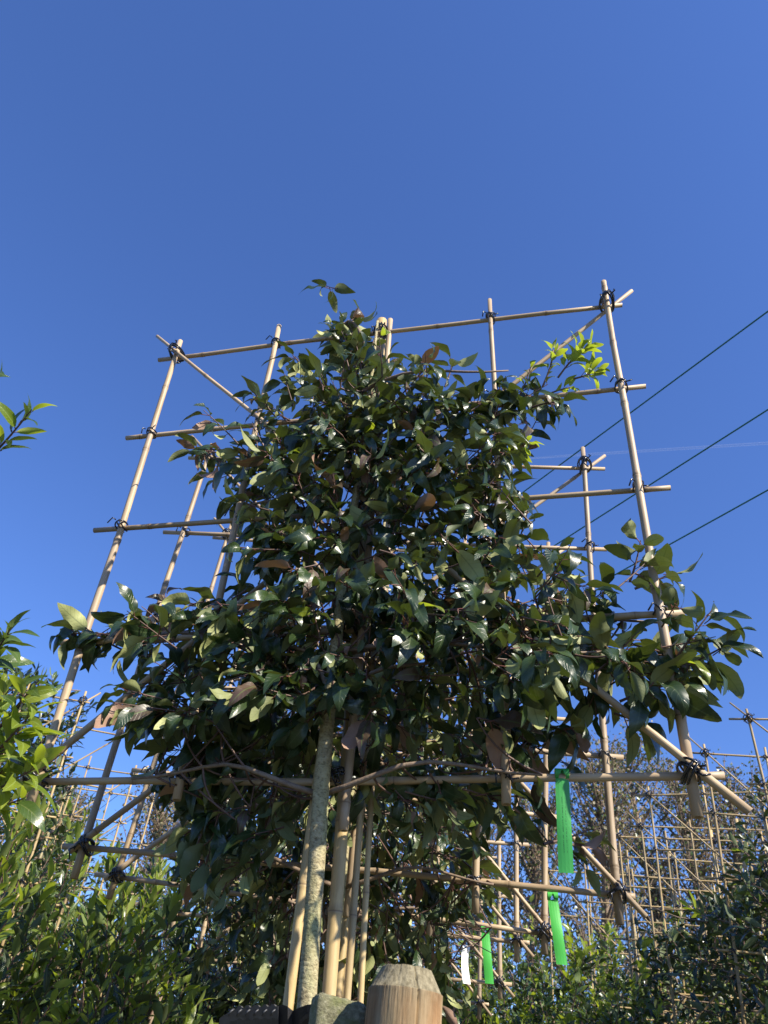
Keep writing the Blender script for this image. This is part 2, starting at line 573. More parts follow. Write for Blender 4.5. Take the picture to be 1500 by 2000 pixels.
class LeafKind:
    """Some leaf shapes; each comes with mesh data for single leaves and arrays for massed ones."""
    def __init__(s, seed, n, mats, **kw):
        r = random.Random(seed)
        s.mats = mats                       # colours, each its own set of meshes
        s.geo = []
        for _ in range(n):
            k = dict(kw)
            for key in ('curl', 'fold', 'wave', 'twist', 'Wd'):
                if isinstance(k.get(key), tuple):
                    k[key] = r.uniform(*k[key])
            s.geo.append(leaf_geo(r, **k))
        s.pet = kw.get('petiole', 0.16)
        s.meshes = {}
    def mesh(s, v, c):
        if (v, c) not in s.meshes:
            V, F, MI, UV = s.geo[v]
            me = bpy.data.meshes.new('leaf')
            me.from_pydata([tuple(p) for p in V], [], F)
            me.materials.append(s.mats[c]); me.materials.append(M_red)
            me.polygons.foreach_set('material_index', MI)
            me.polygons.foreach_set('use_smooth', [True] * len(F))
            ul = me.uv_layers.new(name='UVMap')
            ul.data.foreach_set('uv', np.asarray(UV, dtype=np.float32).ravel())
            s.meshes[(v, c)] = me
        return s.meshes[(v, c)]
    def mass(s, name, items, parent):
        """items: list of (4x4 np matrix incl. scale, variant, colour); one mesh."""
        VV, FF, MM, UU = [], [], [], []
        off = 0
        nm = len(s.mats)
        byv = {}
        for M, v, c in items:
            byv.setdefault((v, c), []).append(M)
        for (v, c), Ms in byv.items():
            V, F, MI, UV = s.geo[v]
            Ms = np.array(Ms)
            P = np.einsum('nij,vj->nvi', Ms[:, :3, :3], V) + Ms[:, None, :3, 3]
            k, nv = len(Ms), len(V)
            Fa = np.array(F)[None] + (np.arange(k) * nv)[:, None, None] + off
            VV.append(P.reshape(-1, 3)); FF.append(Fa.reshape(-1, 4))
            MM.append(np.tile(np.where(np.array(MI) == 1, nm, c), k))
            UU.append(np.tile(np.array(UV, dtype=np.float32), (k, 1)))
            off += k * nv
        if not VV:
            return None
        V = np.concatenate(VV); F = np.concatenate(FF).astype(np.int32)
        me = bpy.data.meshes.new(name)
        me.vertices.add(len(V)); me.vertices.foreach_set('co', V.astype(np.float32).ravel())
        me.loops.add(F.size); me.loops.foreach_set('vertex_index', F.ravel())
        me.polygons.add(len(F)); me.polygons.foreach_set('loop_start', np.arange(0, F.size, 4, dtype=np.int32))
        for m in s.mats: me.materials.append(m)
        me.materials.append(M_red)
        me.update(calc_edges=True)
        me.polygons.foreach_set('material_index', np.concatenate(MM).astype(np.int32))
        me.polygons.foreach_set('use_smooth', np.ones(len(F), dtype=bool))
        ul = me.uv_layers.new(name='UVMap')
        ul.data.foreach_set('uv', np.concatenate(UU).ravel())
        return link(name, me, parent, kind='stuff')

def nrm(v):
    return v / (np.linalg.norm(v) + 1e-12)

def leaf_matrix(base, d, up, size):
    y = nrm(d)
    x = np.cross(y, up)
    if np.linalg.norm(x) < 1e-3: x = np.array([1., 0, 0])
    x = nrm(x); z = np.cross(x, y)
    M = np.eye(4)
    M[:3, 0], M[:3, 1], M[:3, 2], M[:3, 3] = x * size, y * size, z * size, base
    return M

UP = np.array([0, 0, 1.0])
SUNV = np.array(sun_dir)

def shoot(leaves, twigs, A, B, n, size, kind, r, colour, droop=0.35, open_=0.8, sag=0.0, start=0.25, r0=0.0022, uprand=0.45, vgrow=0.0):
    """A twig from A to B with n leaves spiralling along it."""
    A, B = np.array(A, float), np.array(B, float)
    ax = B - A; L = np.linalg.norm(ax) + 1e-9; ax /= L
    mid = (A + B) / 2 + np.array([r.uniform(-1, 1), r.uniform(-1, 1), r.uniform(-1, 1)]) * L * .08 + UP * sag * L
    ts = np.linspace(0, 1, 5)
    pts = [(1 - t) ** 2 * A + 2 * t * (1 - t) * mid + t * t * B for t in ts]
    twigs.add(*tube(pts, [r0 * (1 - .6 * t) for t in ts], 5, False))
    e1 = nrm(np.cross(ax, UP + np.array([.01, .02, 0]))); e2 = np.cross(e1, ax)
    a0 = r.uniform(0, 6.28)
    for k in range(n):
        t = start + (1 - start) * (k + .5 * r.random()) / max(1, n)
        P = (1 - t) ** 2 * A + 2 * t * (1 - t) * mid + t * t * B
        a = a0 + k * 2.4 + r.uniform(-.4, .4)
        radial = math.cos(a) * e1 + math.sin(a) * e2
        op = open_ * (1 - .45 * t) * r.uniform(.7, 1.25)
        d = nrm(ax * (1 - .55 * op) + radial * op + np.array([0, 0, -droop]) * r.uniform(.3, 1.5))
        up = nrm(UP * (.55 - .25 * min(1, droop * 2)) + ax * .45 + radial * (-.1 + .5 * min(1, droop * 2)) + SUNV * .15 + np.array([r.gauss(0, 1), r.gauss(0, 1), r.gauss(0, 1)]) * uprand)
        sz = size * r.uniform(.5, 1.2) * (1 - .25 * max(0, t - .7) / .3)
        M = leaf_matrix(P + d * sz * kind.pet * .9, d, up, sz)
        c = colour(r, t) if callable(colour) else colour
        leaves.append((M, r.randrange(len(kind.geo)), c))

def finish_foliage(root, kind, leaves, n_single, cell=36, name='foliage'):
    """The leaves that show largest become single parts; the others one mass. All in world space -> root local."""
    inv = np.array(root.matrix_world.inverted())
    P = np.array([m[:3, 3] + m[:3, 1] * .5 for m, _, _ in leaves])
    x, y, dd = project(P)
    sel = set()
    inside = (dd > 0) & (x > -20) & (x < 1520) & (y > -20) & (y < 2020)
    order = np.argsort(dd)
    c = cell
    while len(sel) < min(n_single, int(inside.sum())) and c > 4:
        seen = set()
        for i in order:
            if not inside[i]: continue
            key = (int(x[i] // c), int(y[i] // c))
            if key in seen: continue
            seen.add(key)
            sel.add(int(i))
            if len(sel) >= n_single: break
        c *= .7
    rest = []
    for i, (M, v, col) in enumerate(leaves):
        ML = inv @ M
        if i in sel:
            link('leaf', kind.mesh(v, col), root, Matrix(ML.tolist()))
        else:
            rest.append((ML, v, col))
    if rest:
        kind.mass(name, rest, root)

def build_twigs(root, tw, name='twigs', mat=None):
    if tw.v:
        inv = root.matrix_world.inverted()
        V = np.concatenate(tw.v)
        I = np.array(inv)
        V = V @ I[:3, :3].T + I[:3, 3]
        mesh_obj(name, V, tw.f, mat or M_twig, root, kind='stuff')

K_esp = LeafKind(11, 18, [M_leaf, M_brown, M_lime], nl=11, Wd=(.32, .44), fold=(.15, .6), curl=(.8, 2.7), wave=(.02, .075), twist=(-.8, .8), serr=.022, petiole=.2)
K_near = LeafKind(15, 8, [M_mid, M_lime, M_shade], nl=8, Wd=(.27, .38), fold=(.2, .6), curl=(.1, 1.1), wave=(.0, .03), twist=(-.3, .3), serr=.02, petiole=.1)
K_pho = LeafKind(12, 8, [M_mid, M_lime, M_shade], nl=5, across=2, Wd=(.3, .42), fold=(.2, .55), curl=(.1, .9), wave=(.0, .03), twist=(-.3, .3), serr=.02, petiole=.1)
K_small = LeafKind(13, 6, [M_mid, M_lime, M_shade, M_brown], nl=4, across=2, Wd=(.34, .5), fold=(.2, .5), curl=(.2, 1.1), wave=(.0, .05), twist=(-.4, .4), serr=0, petiole=0)
K_far = LeafKind(14, 4, [M_olive, M_mid], nl=2, across=2, Wd=(.5, .8), fold=(.1, .4), curl=(.2, .8), wave=0., twist=(-.4, .4), serr=0, petiole=0)

# ------------------------------------------------------------------ setting
def build_ground():
    m, n, l, b = nmat('nursery_soil_and_grass')
    tc = n.new('ShaderNodeTexCoord')
    f1 = noise(n, l, tc.outputs['Object'], 0.8, 6, 0.6)
    f2 = noise(n, l, tc.outputs['Object'], 14, 6, 0.7)
    soil = ramp(n, [(0.3, (0.045, 0.034, 0.024)), (0.7, (0.10, 0.078, 0.055))], f2, l).outputs[0]
    grass = ramp(n, [(0.3, (0.025, 0.04, 0.014)), (0.7, (0.055, 0.08, 0.028))], f2, l).outputs[0]
    l.new(mix(n, l, 'MIX', ramp(n, [(0.42, (0, 0, 0)), (0.58, (1, 1, 1))], f1, l).outputs[0], soil, grass), b.inputs['Base Color'])
    b.inputs['Roughness'].default_value = 0.95
    bump(n, l, f2, b, 0.6, 0.03)
    N, S = 40, 600.0
    V, F = [], []
    for i in range(N + 1):
        for j in range(N + 1):
            u, v = (i / N * 2 - 1), (j / N * 2 - 1)
            x, y = S * u * abs(u) ** 1.5, S * v * abs(v) ** 1.5
            d = math.hypot(x, y)
            V.append((x, y, 0.02 * math.sin(x * 1.3) * math.cos(y * 1.1) - 0.02 + (0 if d < 60 else .004 * (d - 60) * math.sin(x * .01 + 1) * .3)))
    for i in range(N):
        for j in range(N):
            a = i * (N + 1) + j
            F.append((a, a + N + 1, a + N + 2, a + 1))
    tag(mesh_obj('ground', V, F, m), kind='structure')
build_ground()

# ------------------------------------------------------------------ the trellises of the middle row
FIT = {1: ([-0.0542, 1.6518, 1.3006], -15.33, -1.06, 1.63),
       2: ([0.0015, 2.2079, 1.254], -8.03, 0.07, -0.36),
       3: ([-0.0177, 2.7971, 1.2891], -8.5, 0.89, -2.51),
       4: ([0.0243, 3.5137, 1.3602], -14.29, 0, -0.79),
       5: ([0.06, 4.15, 1.30], -10, 0, 0.5),
       6: ([0.10, 4.85, 1.31], -12, 0, -0.5)}
MW = {k: trellis_mw(q, rad(a), rad(b), rad(c)) for k, (q, a, b, c) in FIT.items()}
G_ROW = 'bamboo trellises behind one another in the middle row'
T1 = make_trellis(MW[1], 101, 'nearest and largest bamboo trellis, square with crossed diagonals, a tree tied to it', G_ROW, 16, True)
T2 = make_trellis(MW[2], 102, 'second bamboo trellis, directly behind the nearest one, bright green tag on its bottom bar', G_ROW, 14, pdx=.055)
T3 = make_trellis(MW[3], 103, 'third bamboo trellis of the middle row, small green and white tags on its bottom bar', G_ROW, 12, pdx=.10)
T4 = copy_thing(T2, MW[4], 'fourth bamboo trellis of the middle row, its bottom bar just below the third', G_ROW)
T5 = copy_thing(T3, MW[5], 'fifth bamboo trellis of the middle row, mostly hidden behind the tree leaves', G_ROW)
T6 = copy_thing(T2, MW[6], 'farthest bamboo trellis of the middle row, glimpsed right of the trunk', G_ROW)

# ------------------------------------------------------------------ the other rows
def corner_mw(px, py, left, yaw, roll=0.0, z=2.0):
    P = at_z(px, py, z + EYE) - CAM
    cx = np.array([math.cos(yaw), math.sin(yaw), 0])
    c = P + cx * (2 * CS if left else -2 * CS) - np.array([0, 0, 2 * RS])
    return trellis_mw(list(c), yaw, 0, roll)

R_SPEC = [(1465, 1400, -12, 1), (1373, 1475, -10, -1), (1268, 1553, -23, 0), (1253, 1612, -12, .5), (1208, 1634, -13, 0), (1140, 1670, -12, 0), (1070, 1700, -10, 0)]
ordn = ['nearest', 'second', 'third', 'fourth', 'fifth', 'sixth', 'farthest']
R_T = []
TB = make_trellis(corner_mw(R_SPEC[0][0], R_SPEC[0][1], True, rad(R_SPEC[0][2]), rad(1)), 201,
                  'nearest bamboo trellis of the right-hand row, cut off by the right edge of the photo', 'bamboo trellises of the right-hand row', 10, k=.82, light=True)
R_T.append(TB)
for k, (px, py, yw, rl) in enumerate(R_SPEC[1:], 1):
    R_T.append(copy_thing(TB if k % 2 == 0 else TB, corner_mw(px, py, True, rad(yw), rad(rl)),
                          ordn[k] + ' bamboo trellis from the front in the right-hand row', 'bamboo trellises of the right-hand row'))
L_SPEC = [(165, 1374, 8, 1), (233, 1432, 8, -1), (262, 1512, 4, 0), (300, 1560, 2, 0)]
L_T = []
for k, (px, py, yw, rl) in enumerate(L_SPEC):
    L_T.append(copy_thing(TB, corner_mw(px, py, False, rad(yw), rad(rl)),
                          ['nearest', 'second', 'third', 'farthest'][k] + ' bamboo trellis from the front in the left-hand row', 'bamboo trellises of the left-hand row'))

# ------------------------------------------------------------------ espalier trees
def plane_pt(mw, px, py):
    """Photo pixel -> local (x, z) on the trellis plane."""
    m = np.array(mw)
    o, X, Y, Z = m[:3, 3], m[:3, 0], m[:3, 1], m[:3, 2]
    d = ray(px, py)
    t = ((o - CAM) @ Y) / (d @ Y)
    P = CAM + d * t - o
    return P @ X, P @ Z

def in_poly(x, y, poly):
    c = False
    j = len(poly) - 1
    for i in range(len(poly)):
        xi, yi = poly[i]; xj, yj = poly[j]
        if (yi > y) != (yj > y) and x < (xj - xi) * (y - yi) / (yj - yi) + xi:
            c = not c
        j = i
    return c

def edge_dist(x, y, poly):
    P = np.array(poly); Q = np.roll(P, -1, 0)
    d = Q - P
    t = np.clip(((np.array([x, y]) - P) * d).sum(1) / ((d * d).sum(1) + 1e-12), 0, 1)
    return float(np.min(np.linalg.norm(P + d * t[:, None] - (x, y), axis=1)))

def espalier(mw, seed, label, poly, nclus, n_single, cell, trunk_x=-.02, trunk_y=-.035, trunk_top=None, lime=None, extra=(), kind=K_esp, leaf=.088, thick=.13, gr='espalier trees of the middle row', seg=12, lpc=7, brown=.05, trunk_lean=0.0, r0=.0132, sprigs=(), core=None):
    r = random.Random(seed)
    root = thing('espalier_tree', label, 'tree', mw, gr)
    m = np.array(mw)
    def wp(x, y, z):
        return m[:3, :3] @ np.array([x, y, z]) + m[:3, 3]
    ztop = trunk_top or HC + 2 * RS
    # trunk
    zs = list(np.linspace(-.05, ztop, 26))
    pts, rr = [], []
    for z in zs:
        u = (z + .05) / (ztop + .05)
        x = (float(np.interp(z, [0, 1.3, 1.83, 2.3, 3.3], [.015, -.002, -.021, -.018, 0])) + .002 * math.sin(z * 5)) if lime else trunk_x * (1 - u) + .004 * math.sin(z * 5 + seed)
        y = trunk_y + .006 * math.sin(z * 3.1 + seed)
        pts.append((x, y, z))
        rr.append((r0 * (1 - .06 * u) if z < HC - 2 * RS else r0 * (1.0 - .12 * u) * (1 - .75 * (z - HC + 2 * RS) / (4 * RS))) * (1 + .03 * math.sin(z * 31 + 1)))
    V, F = tube(pts, rr, 18)
    mesh_obj('trunk', V, F, M_bark, root)
    # scaffold branches tied along the bars
    bps = [(x, z) for x, z in poly]
    xs = [p[0] for p in poly]
    branches = []
    for j in range(5):
        z0 = HC + (2 - j) * RS
        for s in (-1, 1):
            # how far does the crown reach on this side at this height
            reach = 0
            for q in np.arange(.05, 1.0, .03):
                if in_poly(s * q, z0 + .02, poly): reach = q
            if reach < .12: continue
            P = []
            zb = z0 - (r.uniform(.10, .2) if j < 4 else .04)
            for k in range(9):
                u = k / 8
                x = s * reach * u * .96 + trunk_x * .5 * (1 - u)
                z = zb + (z0 - zb) * min(1, u * 2.2) ** .7 + .012 * math.sin(u * 7 + j)
                y = trunk_y * (1 - u) + (-.028 if (j + s) % 2 else .03) * min(1, u * 3) + .008 * math.sin(u * 9 + j * 2)
                P.append((x, y, z))
            R = [.0132 * .40 * (1 - .72 * k / 8) + .0012 for k in range(9)]
            V, F = tube(P, R, 8)
            mesh_obj('branch', V, F, M_brch, root)
            branches.append(np.array(P))
    # a few freely bowed boughs from the stem
    for s, zb, dx, dz in extra:
        P = [(trunk_x * .5 + s * dx * u, trunk_y - .035 * math.sin(u * 3), zb + dz * (u ** .6) + .015 * math.sin(u * 6)) for u in np.linspace(0, 1, 8)]
        V, F = tube(P, [.0062 * (1 - .65 * u) for u in np.linspace(0, 1, 8)], 8)
        mesh_obj('branch', V, F, M_brch, root)
        branches.append(np.array(P))
    stem = np.array([p for p in pts if p[2] > HC - 2.4 * RS])
    allp = np.concatenate(branches + [stem]) if branches else stem
    xs = np.array(poly)[:, 0]; zz = np.array(poly)[:, 1]
    leaves, tw = [], Acc()
    got, tries = [], 0
    extra_n = core[0] if core else 0
    while len(got) < nclus + extra_n and tries < nclus * 90:
        tries += 1
        late = len(got) >= nclus
        x = r.uniform(xs.min(), xs.max()); z = r.uniform(zz.min(), zz.max())
        if late:
            x, z = r.uniform(core[1], core[2]), r.uniform(core[3], core[4])
        if not in_poly(x, z, poly): continue
        e = edge_dist(x, z, poly)
        if e < (.072 if (lime and (z > HC - .4 * RS or x > .48)) else .05): continue
        if lime and any((x - a) ** 2 + (z - b2) ** 2 < rr2 ** 2 for a, b2, rr2 in lime): continue
        if not late and tries < nclus * 30 and any((x - a) ** 2 + (z - b) ** 2 < (.042 if e > .1 else .034) ** 2 * (600 / nclus if nclus < 600 else 1) * .25 for a, b in got[-400:]): continue
        got.append((x, z))
        th = thick * min(1, .45 + e * 3.0)
        y = r.gauss(0, .5) * th * (1.0 if r.random() < .7 else 1.6)
        if z < HC - 1.7 * RS: y = abs(y) * .8 + (.07 if not lime else .035)
        if late: y = -.04 - abs(r.gauss(0, .07))
        tip = np.array([x, y - .012, z])
        near = allp[np.argsort(((allp - tip) ** 2 * np.array([1, .6, 1.0])).sum(1))[: 6]]
        b = near[r.randrange(len(near))]
        # aim outwards from the crown's middle and a little up
        out = nrm(np.array([x - .0, y * 1.4, (z - HC) * .55 + .16])) * r.uniform(.3, 1) + np.array([r.gauss(0, .45), r.gauss(0, .55), r.gauss(.12, .35)])
        out = nrm(out) * r.uniform(.07, .13)
        start = tip - out * .55
        start = start + (b - start) * .12
        A, B = wp(*start), wp(*(tip + out * .45))
        if r.random() < .4 and np.linalg.norm(b - start) < .2:
            mid = (b + start) / 2 + np.array([r.gauss(0, .02), r.gauss(0, .02), -.02])
            P = [wp(*((1 - u) ** 2 * b + 2 * u * (1 - u) * mid + u * u * start)) for u in np.linspace(0, 1, 6)]
            tw.add(*tube(P, [.0028 - .0010 * u for u in np.linspace(0, 1, 6)], 5, False))
        is_l = lime and any((x - a) ** 2 + (z - b2) ** 2 < rr2 ** 2 for a, b2, rr2 in lime)
        def colr(rn, t):
            if is_l: return 2 if rn.random() < .8 else 0
            if rn.random() < brown: return 1
            return 2 if rn.random() < .006 else 0
        shoot(leaves, tw, A, B, max(3, int(r.gauss(lpc, 1.4))), leaf * (.8 if is_l else 1) * r.uniform(.8, 1.08), kind, r, colr, droop=.6 if not is_l else 0, open_=.95, uprand=.6)
    for bx, by, tx, ty, yo, n, sz, c in sprigs:
        a, b2 = plane_pt(mw, bx, by), plane_pt(mw, tx, ty)
        shoot(leaves, tw, wp(a[0], yo * .3, a[1]), wp(b2[0], yo, b2[1]), n, sz, kind, r, c, droop=.5 if c != 2 else -.05, open_=.95 if c != 2 else .75, uprand=.45, r0=.0032)
    # the hanging labels swing clear of the leaves
    C = np.array([M[:3, 3] + M[:3, 1] * .5 for M, _, _ in leaves])
    px, py, _d = project(C)
    clear = np.zeros(len(leaves), bool)
    for x0, y0, x1, y1 in ((1068, 1500, 1130, 1725), (1045, 1735, 1120, 1885), (880, 1800, 985, 1935)):
        clear |= (px > x0) & (px < x1) & (py > y0) & (py < y1)
    leaves = [q for q, c in zip(leaves, clear) if not c]
    finish_foliage(root, kind, leaves, n_single, cell)
    build_twigs(root, tw)
    return root, branches

OUT1 = [(655, 548), (690, 556), (722, 590), (745, 660), (775, 715), (805, 750), (850, 735), (880, 760), (905, 745), (930, 785), (1000, 760), (1060, 735), (1110, 710), (1165, 690), (1180, 735), (1120, 790), (1095, 840), (1050, 870), (1035, 885), (1045, 915), (1020, 975), (1080, 1010), (1110, 1060), (1170, 1075), (1215, 1080), (1260, 1055), (1300, 1090), (1320, 1150), (1345, 1190), (1400, 1200), (1455, 1250), (1445, 1320), (1385, 1400), (1330, 1385), (1290, 1440), (1240, 1440), (1190, 1470), (1140, 1460), (1100, 1490), (1075, 1530), (1150, 1580), (1140, 1650), (1060, 1640), (1000, 1600), (950, 1640), (900, 1600), (820, 1620), (760, 1600), (700, 1580), (640, 1560), (590, 1600), (520, 1700), (440, 1790), (390, 1740), (370, 1690), (310, 1600), (260, 1540), (240, 1480), (260, 1400), (290, 1340), (270, 1310), (200, 1290), (105, 1290), (105, 1225), (160, 1180), (230, 1175), (300, 1180), (330, 1130), (400, 1180), (460, 1110), (470, 1060), (520, 1000), (440, 1000), (395, 960), (355, 900), (365, 850), (430, 870), (500, 880), (505, 830), (560, 805), (590, 775), (640, 750), (650, 690), (615, 620), (620, 590)]
poly1 = [plane_pt(MW[1], *p) for p in OUT1]
lime1 = [(*plane_pt(MW[1], 1130, 705), .115), (*plane_pt(MW[1], 1020, 745), .03), (*plane_pt(MW[1], 1025, 900), .03)]
SPR = [(1090, 745, 1150, 700, -.05, 17, .062, 2), (1120, 740, 1172, 722, .0, 14, .06, 2), (1060, 765, 1085, 712, -.06, 11, .055, 2), (1060, 770, 1120, 740, .03, 9, .05, 2), (1010, 790, 1040, 735, -.05, 8, .05, 2), (975, 905, 1035, 900, -.07, 10, .05, 2),
       (1010, 790, 1090, 770, .02, 8, .09, 0), (1040, 800, 1100, 800, -.03, 8, .09, 0), (960, 780, 1030, 760, .0, 8, .09, 0),
       (1320, 1290, 1385, 1215, -.05, 9, .10, 0), (1330, 1310, 1425, 1265, -.02, 9, .10, 0), (1210, 1375, 1330, 1350, -.04, 9, .105, 0), (1150, 1330, 1240, 1260, -.05, 8, .1, 0), (1200, 1390, 1260, 1400, .03, 7, .1, 0),
       (230, 1245, 130, 1252, -.03, 9, .085, 0), (300, 1240, 210, 1225, .02, 9, .09, 0), (330, 1200, 320, 1160, 0, 4, .1, 1), (480, 895, 380, 885, -.02, 9, .09, 0), (470, 880, 372, 868, .03, 5, .085, 1),
       (700, 760, 668, 645, -.03, 13, .078, 0), (705, 760, 702, 655, .01, 12, .078, 0), (690, 750, 650, 650, -.05, 10, .078, 0), (690, 720, 640, 632, 0, 10, .08, 0), (705, 760, 740, 660, -.03, 9, .08, 0), (690, 740, 655, 670, .03, 9, .08, 0), (700, 740, 650, 640, .0, 12, .072, 0), (710, 740, 690, 660, -.05, 12, .072, 0), (715, 750, 672, 668, -.06, 12, .075, 0), (720, 750, 745, 700, .03, 10, .075, 0), (690, 700, 668, 630, .02, 10, .07, 0), (720, 760, 775, 700, 0, 9, .08, 0), (580, 830, 530, 800, 0, 8, .09, 0), (570, 790, 562, 745, .02, 8, .085, 0), (640, 760, 590, 740, -.04, 8, .09, 0), (870, 760, 888, 715, -.03, 6, .09, 0),
       (1060, 1640, 1150, 1590, .10, 9, .062, 0), (1100, 1640, 1175, 1618, .10, 5, .055, 1), (1090, 1630, 1140, 1665, .10, 7, .06, 0), (1000, 1570, 1080, 1640, .08, 6, .07, 0), (1230, 1140, 1250, 1070, -.03, 8, .1, 0), (1240, 1150, 1310, 1120, .0, 7, .1, 0)]
E1, BR1 = espalier(MW[1], 5, 'espalier tree with dark glossy wavy leaves trained on the nearest bamboo trellis', poly1, 470, 300, 42,
                   trunk_x=-.045, trunk_y=-.045, lime=lime1, r0=.0172, core=(150, -.5, .5, HC - 1.75 * RS, HC + 1.3 * RS), sprigs=SPR, leaf=.098, thick=.15, lpc=6,
                   extra=((-1, 1.98, .14, .17), (1, 1.95, .3, .14), (1, 2.95, .42, .02), (1, 2.1, .6, -.02)), brown=.05)

def blob_poly(rs, cx, cz, w, h, n=26, jag=.16):
    P = []
    for k in range(n):
        a = k / n * 2 * math.pi
        q = 1 + rs.uniform(-jag, jag)
        P.append((cx + w * math.copysign(abs(math.cos(a)) ** .8, math.cos(a)) * q, cz + h * math.copysign(abs(math.sin(a)) ** .8, math.sin(a)) * q))
    return P
rs = random.Random(31)
E2, _ = espalier(MW[2], 6, 'second espalier tree, its dark leaves showing below and behind the nearest tree', blob_poly(rs, 0, 2.12, .5, .62), 380, 260, 40,
                 trunk_x=.015, trunk_y=-.03, leaf=.082, lpc=6, thick=.16)
E3, _ = espalier(MW[3], 7, 'third espalier tree of the middle row, glimpsed low behind the second', blob_poly(rs, .0, 2.05, .52, .6), 320, 160, 40,
                 trunk_x=.1, trunk_y=-.03, leaf=.082, lpc=6, thick=.16)
E4, _ = espalier(MW[4], 8, 'fourth espalier tree of the middle row, seen through gaps above the wooden post', blob_poly(rs, .0, 2.0, .55, .6), 260, 100, 40,
                 trunk_x=.03, trunk_y=-.03, leaf=.082, lpc=6, thick=.18)
E5, _ = espalier(MW[5], 9, 'fifth espalier tree of the middle row, almost hidden behind the others', blob_poly(rs, -.05, 2.0, .6, .6), 170, 40, 50,
                 trunk_x=.03, trunk_y=-.03, leaf=.09, lpc=6, thick=.2)

# ------------------------------------------------------------------ trees of the side rows
def side_tree(mw, seed, label, group, nclus, kind, leaf, colour, n_single, zc=1.75, hw=.78, hh=.75, thick=.3, upright=.6, lpc=8, tall=0):
    r = random.Random(seed)
    root = thing('espalier_tree', label, 'tree', mw, group)
    m = np.array(mw)
    wp = lambda p: m[:3, :3] @ np.array(p) + m[:3, 3]
    pts = [(.02 * math.sin(z * 4 + seed), -.04, z) for z in np.linspace(-.05, 2.9, 12)]
    V, F = tube(pts, [.02 - .004 * z for z in np.linspace(-.05, 2.9, 12)], 10)
    mesh_obj('trunk', V, F, M_bark, root)
    tw, leaves = Acc(), []
    for j in range(6):
        z = zc - hh * .8 + j * hh * .32
        for s in (-1, 1):
            P = [(s * hw * .9 * u, -.03 + .03 * math.sin(u * 5 + j), z + .1 * u + .03 * math.sin(u * 6 + seed)) for u in np.linspace(0, 1, 6)]
            V, F = tube(P, [.008 - .005 * u for u in np.linspace(0, 1, 6)], 6)
            mesh_obj('branch', V, F, M_brch, root)
    for _ in range(nclus):
        a, q = r.uniform(0, 6.28), math.sqrt(r.random())
        x = hw * math.copysign(abs(math.cos(a)) ** .7, math.cos(a)) * q
        z = zc + hh * math.copysign(abs(math.sin(a)) ** .7, math.sin(a)) * q
        y = .13 + r.gauss(0, .5) * thick
        out = nrm(np.array([x * .5, y * 1.5, .2]) + np.array([r.gauss(0, .5), r.gauss(0, .6), r.gauss(upright, .4)])) * r.uniform(.09, .2)
        c0 = r.random()
        def colr(rn, t, c0=c0):
            return colour(rn, t, c0)
        shoot(leaves, tw, wp((x, y, z)), wp(np.array([x, y, z]) + out), max(4, int(r.gauss(lpc, 2))), leaf * r.uniform(.75, 1.1), kind, r, colr, droop=.1, open_=.85, start=.05)
    finish_foliage(root, kind, leaves, n_single, 30)
    build_twigs(root, tw)
    return root

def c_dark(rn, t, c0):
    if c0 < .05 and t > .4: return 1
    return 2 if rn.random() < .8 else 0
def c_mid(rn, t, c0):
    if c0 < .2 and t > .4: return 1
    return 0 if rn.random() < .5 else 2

GR = 'leafy trees of the right-hand row'
for k, (px, py, yw, rl) in enumerate(R_SPEC):
    mw = R_T[k].matrix_world.copy() if False else corner_mw(px, py, True, rad(yw), rad(rl))
    if k == 4: continue
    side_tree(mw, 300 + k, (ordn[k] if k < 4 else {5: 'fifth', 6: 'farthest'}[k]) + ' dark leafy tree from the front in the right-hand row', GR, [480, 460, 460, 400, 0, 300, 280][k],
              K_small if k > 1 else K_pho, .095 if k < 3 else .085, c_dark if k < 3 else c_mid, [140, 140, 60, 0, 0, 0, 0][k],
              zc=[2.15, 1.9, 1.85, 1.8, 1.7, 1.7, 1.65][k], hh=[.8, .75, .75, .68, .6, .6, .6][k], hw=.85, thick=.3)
GL = 'leafy trees of the left-hand row'
for k, (px, py, yw, rl) in enumerate(L_SPEC):
    mw = corner_mw(px, py, False, rad(yw), rad(rl))
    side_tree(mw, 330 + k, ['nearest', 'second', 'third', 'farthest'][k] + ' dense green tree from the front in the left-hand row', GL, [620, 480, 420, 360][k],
              K_pho if k < 2 else K_small, .09, [c_dark, c_mid, c_mid, c_mid][k], [200, 120, 60, 0][k], zc=[2.45, 1.95, 1.8, 1.75][k], hh=[.95, .8, .7, .65][k], hw=.75, thick=.34)

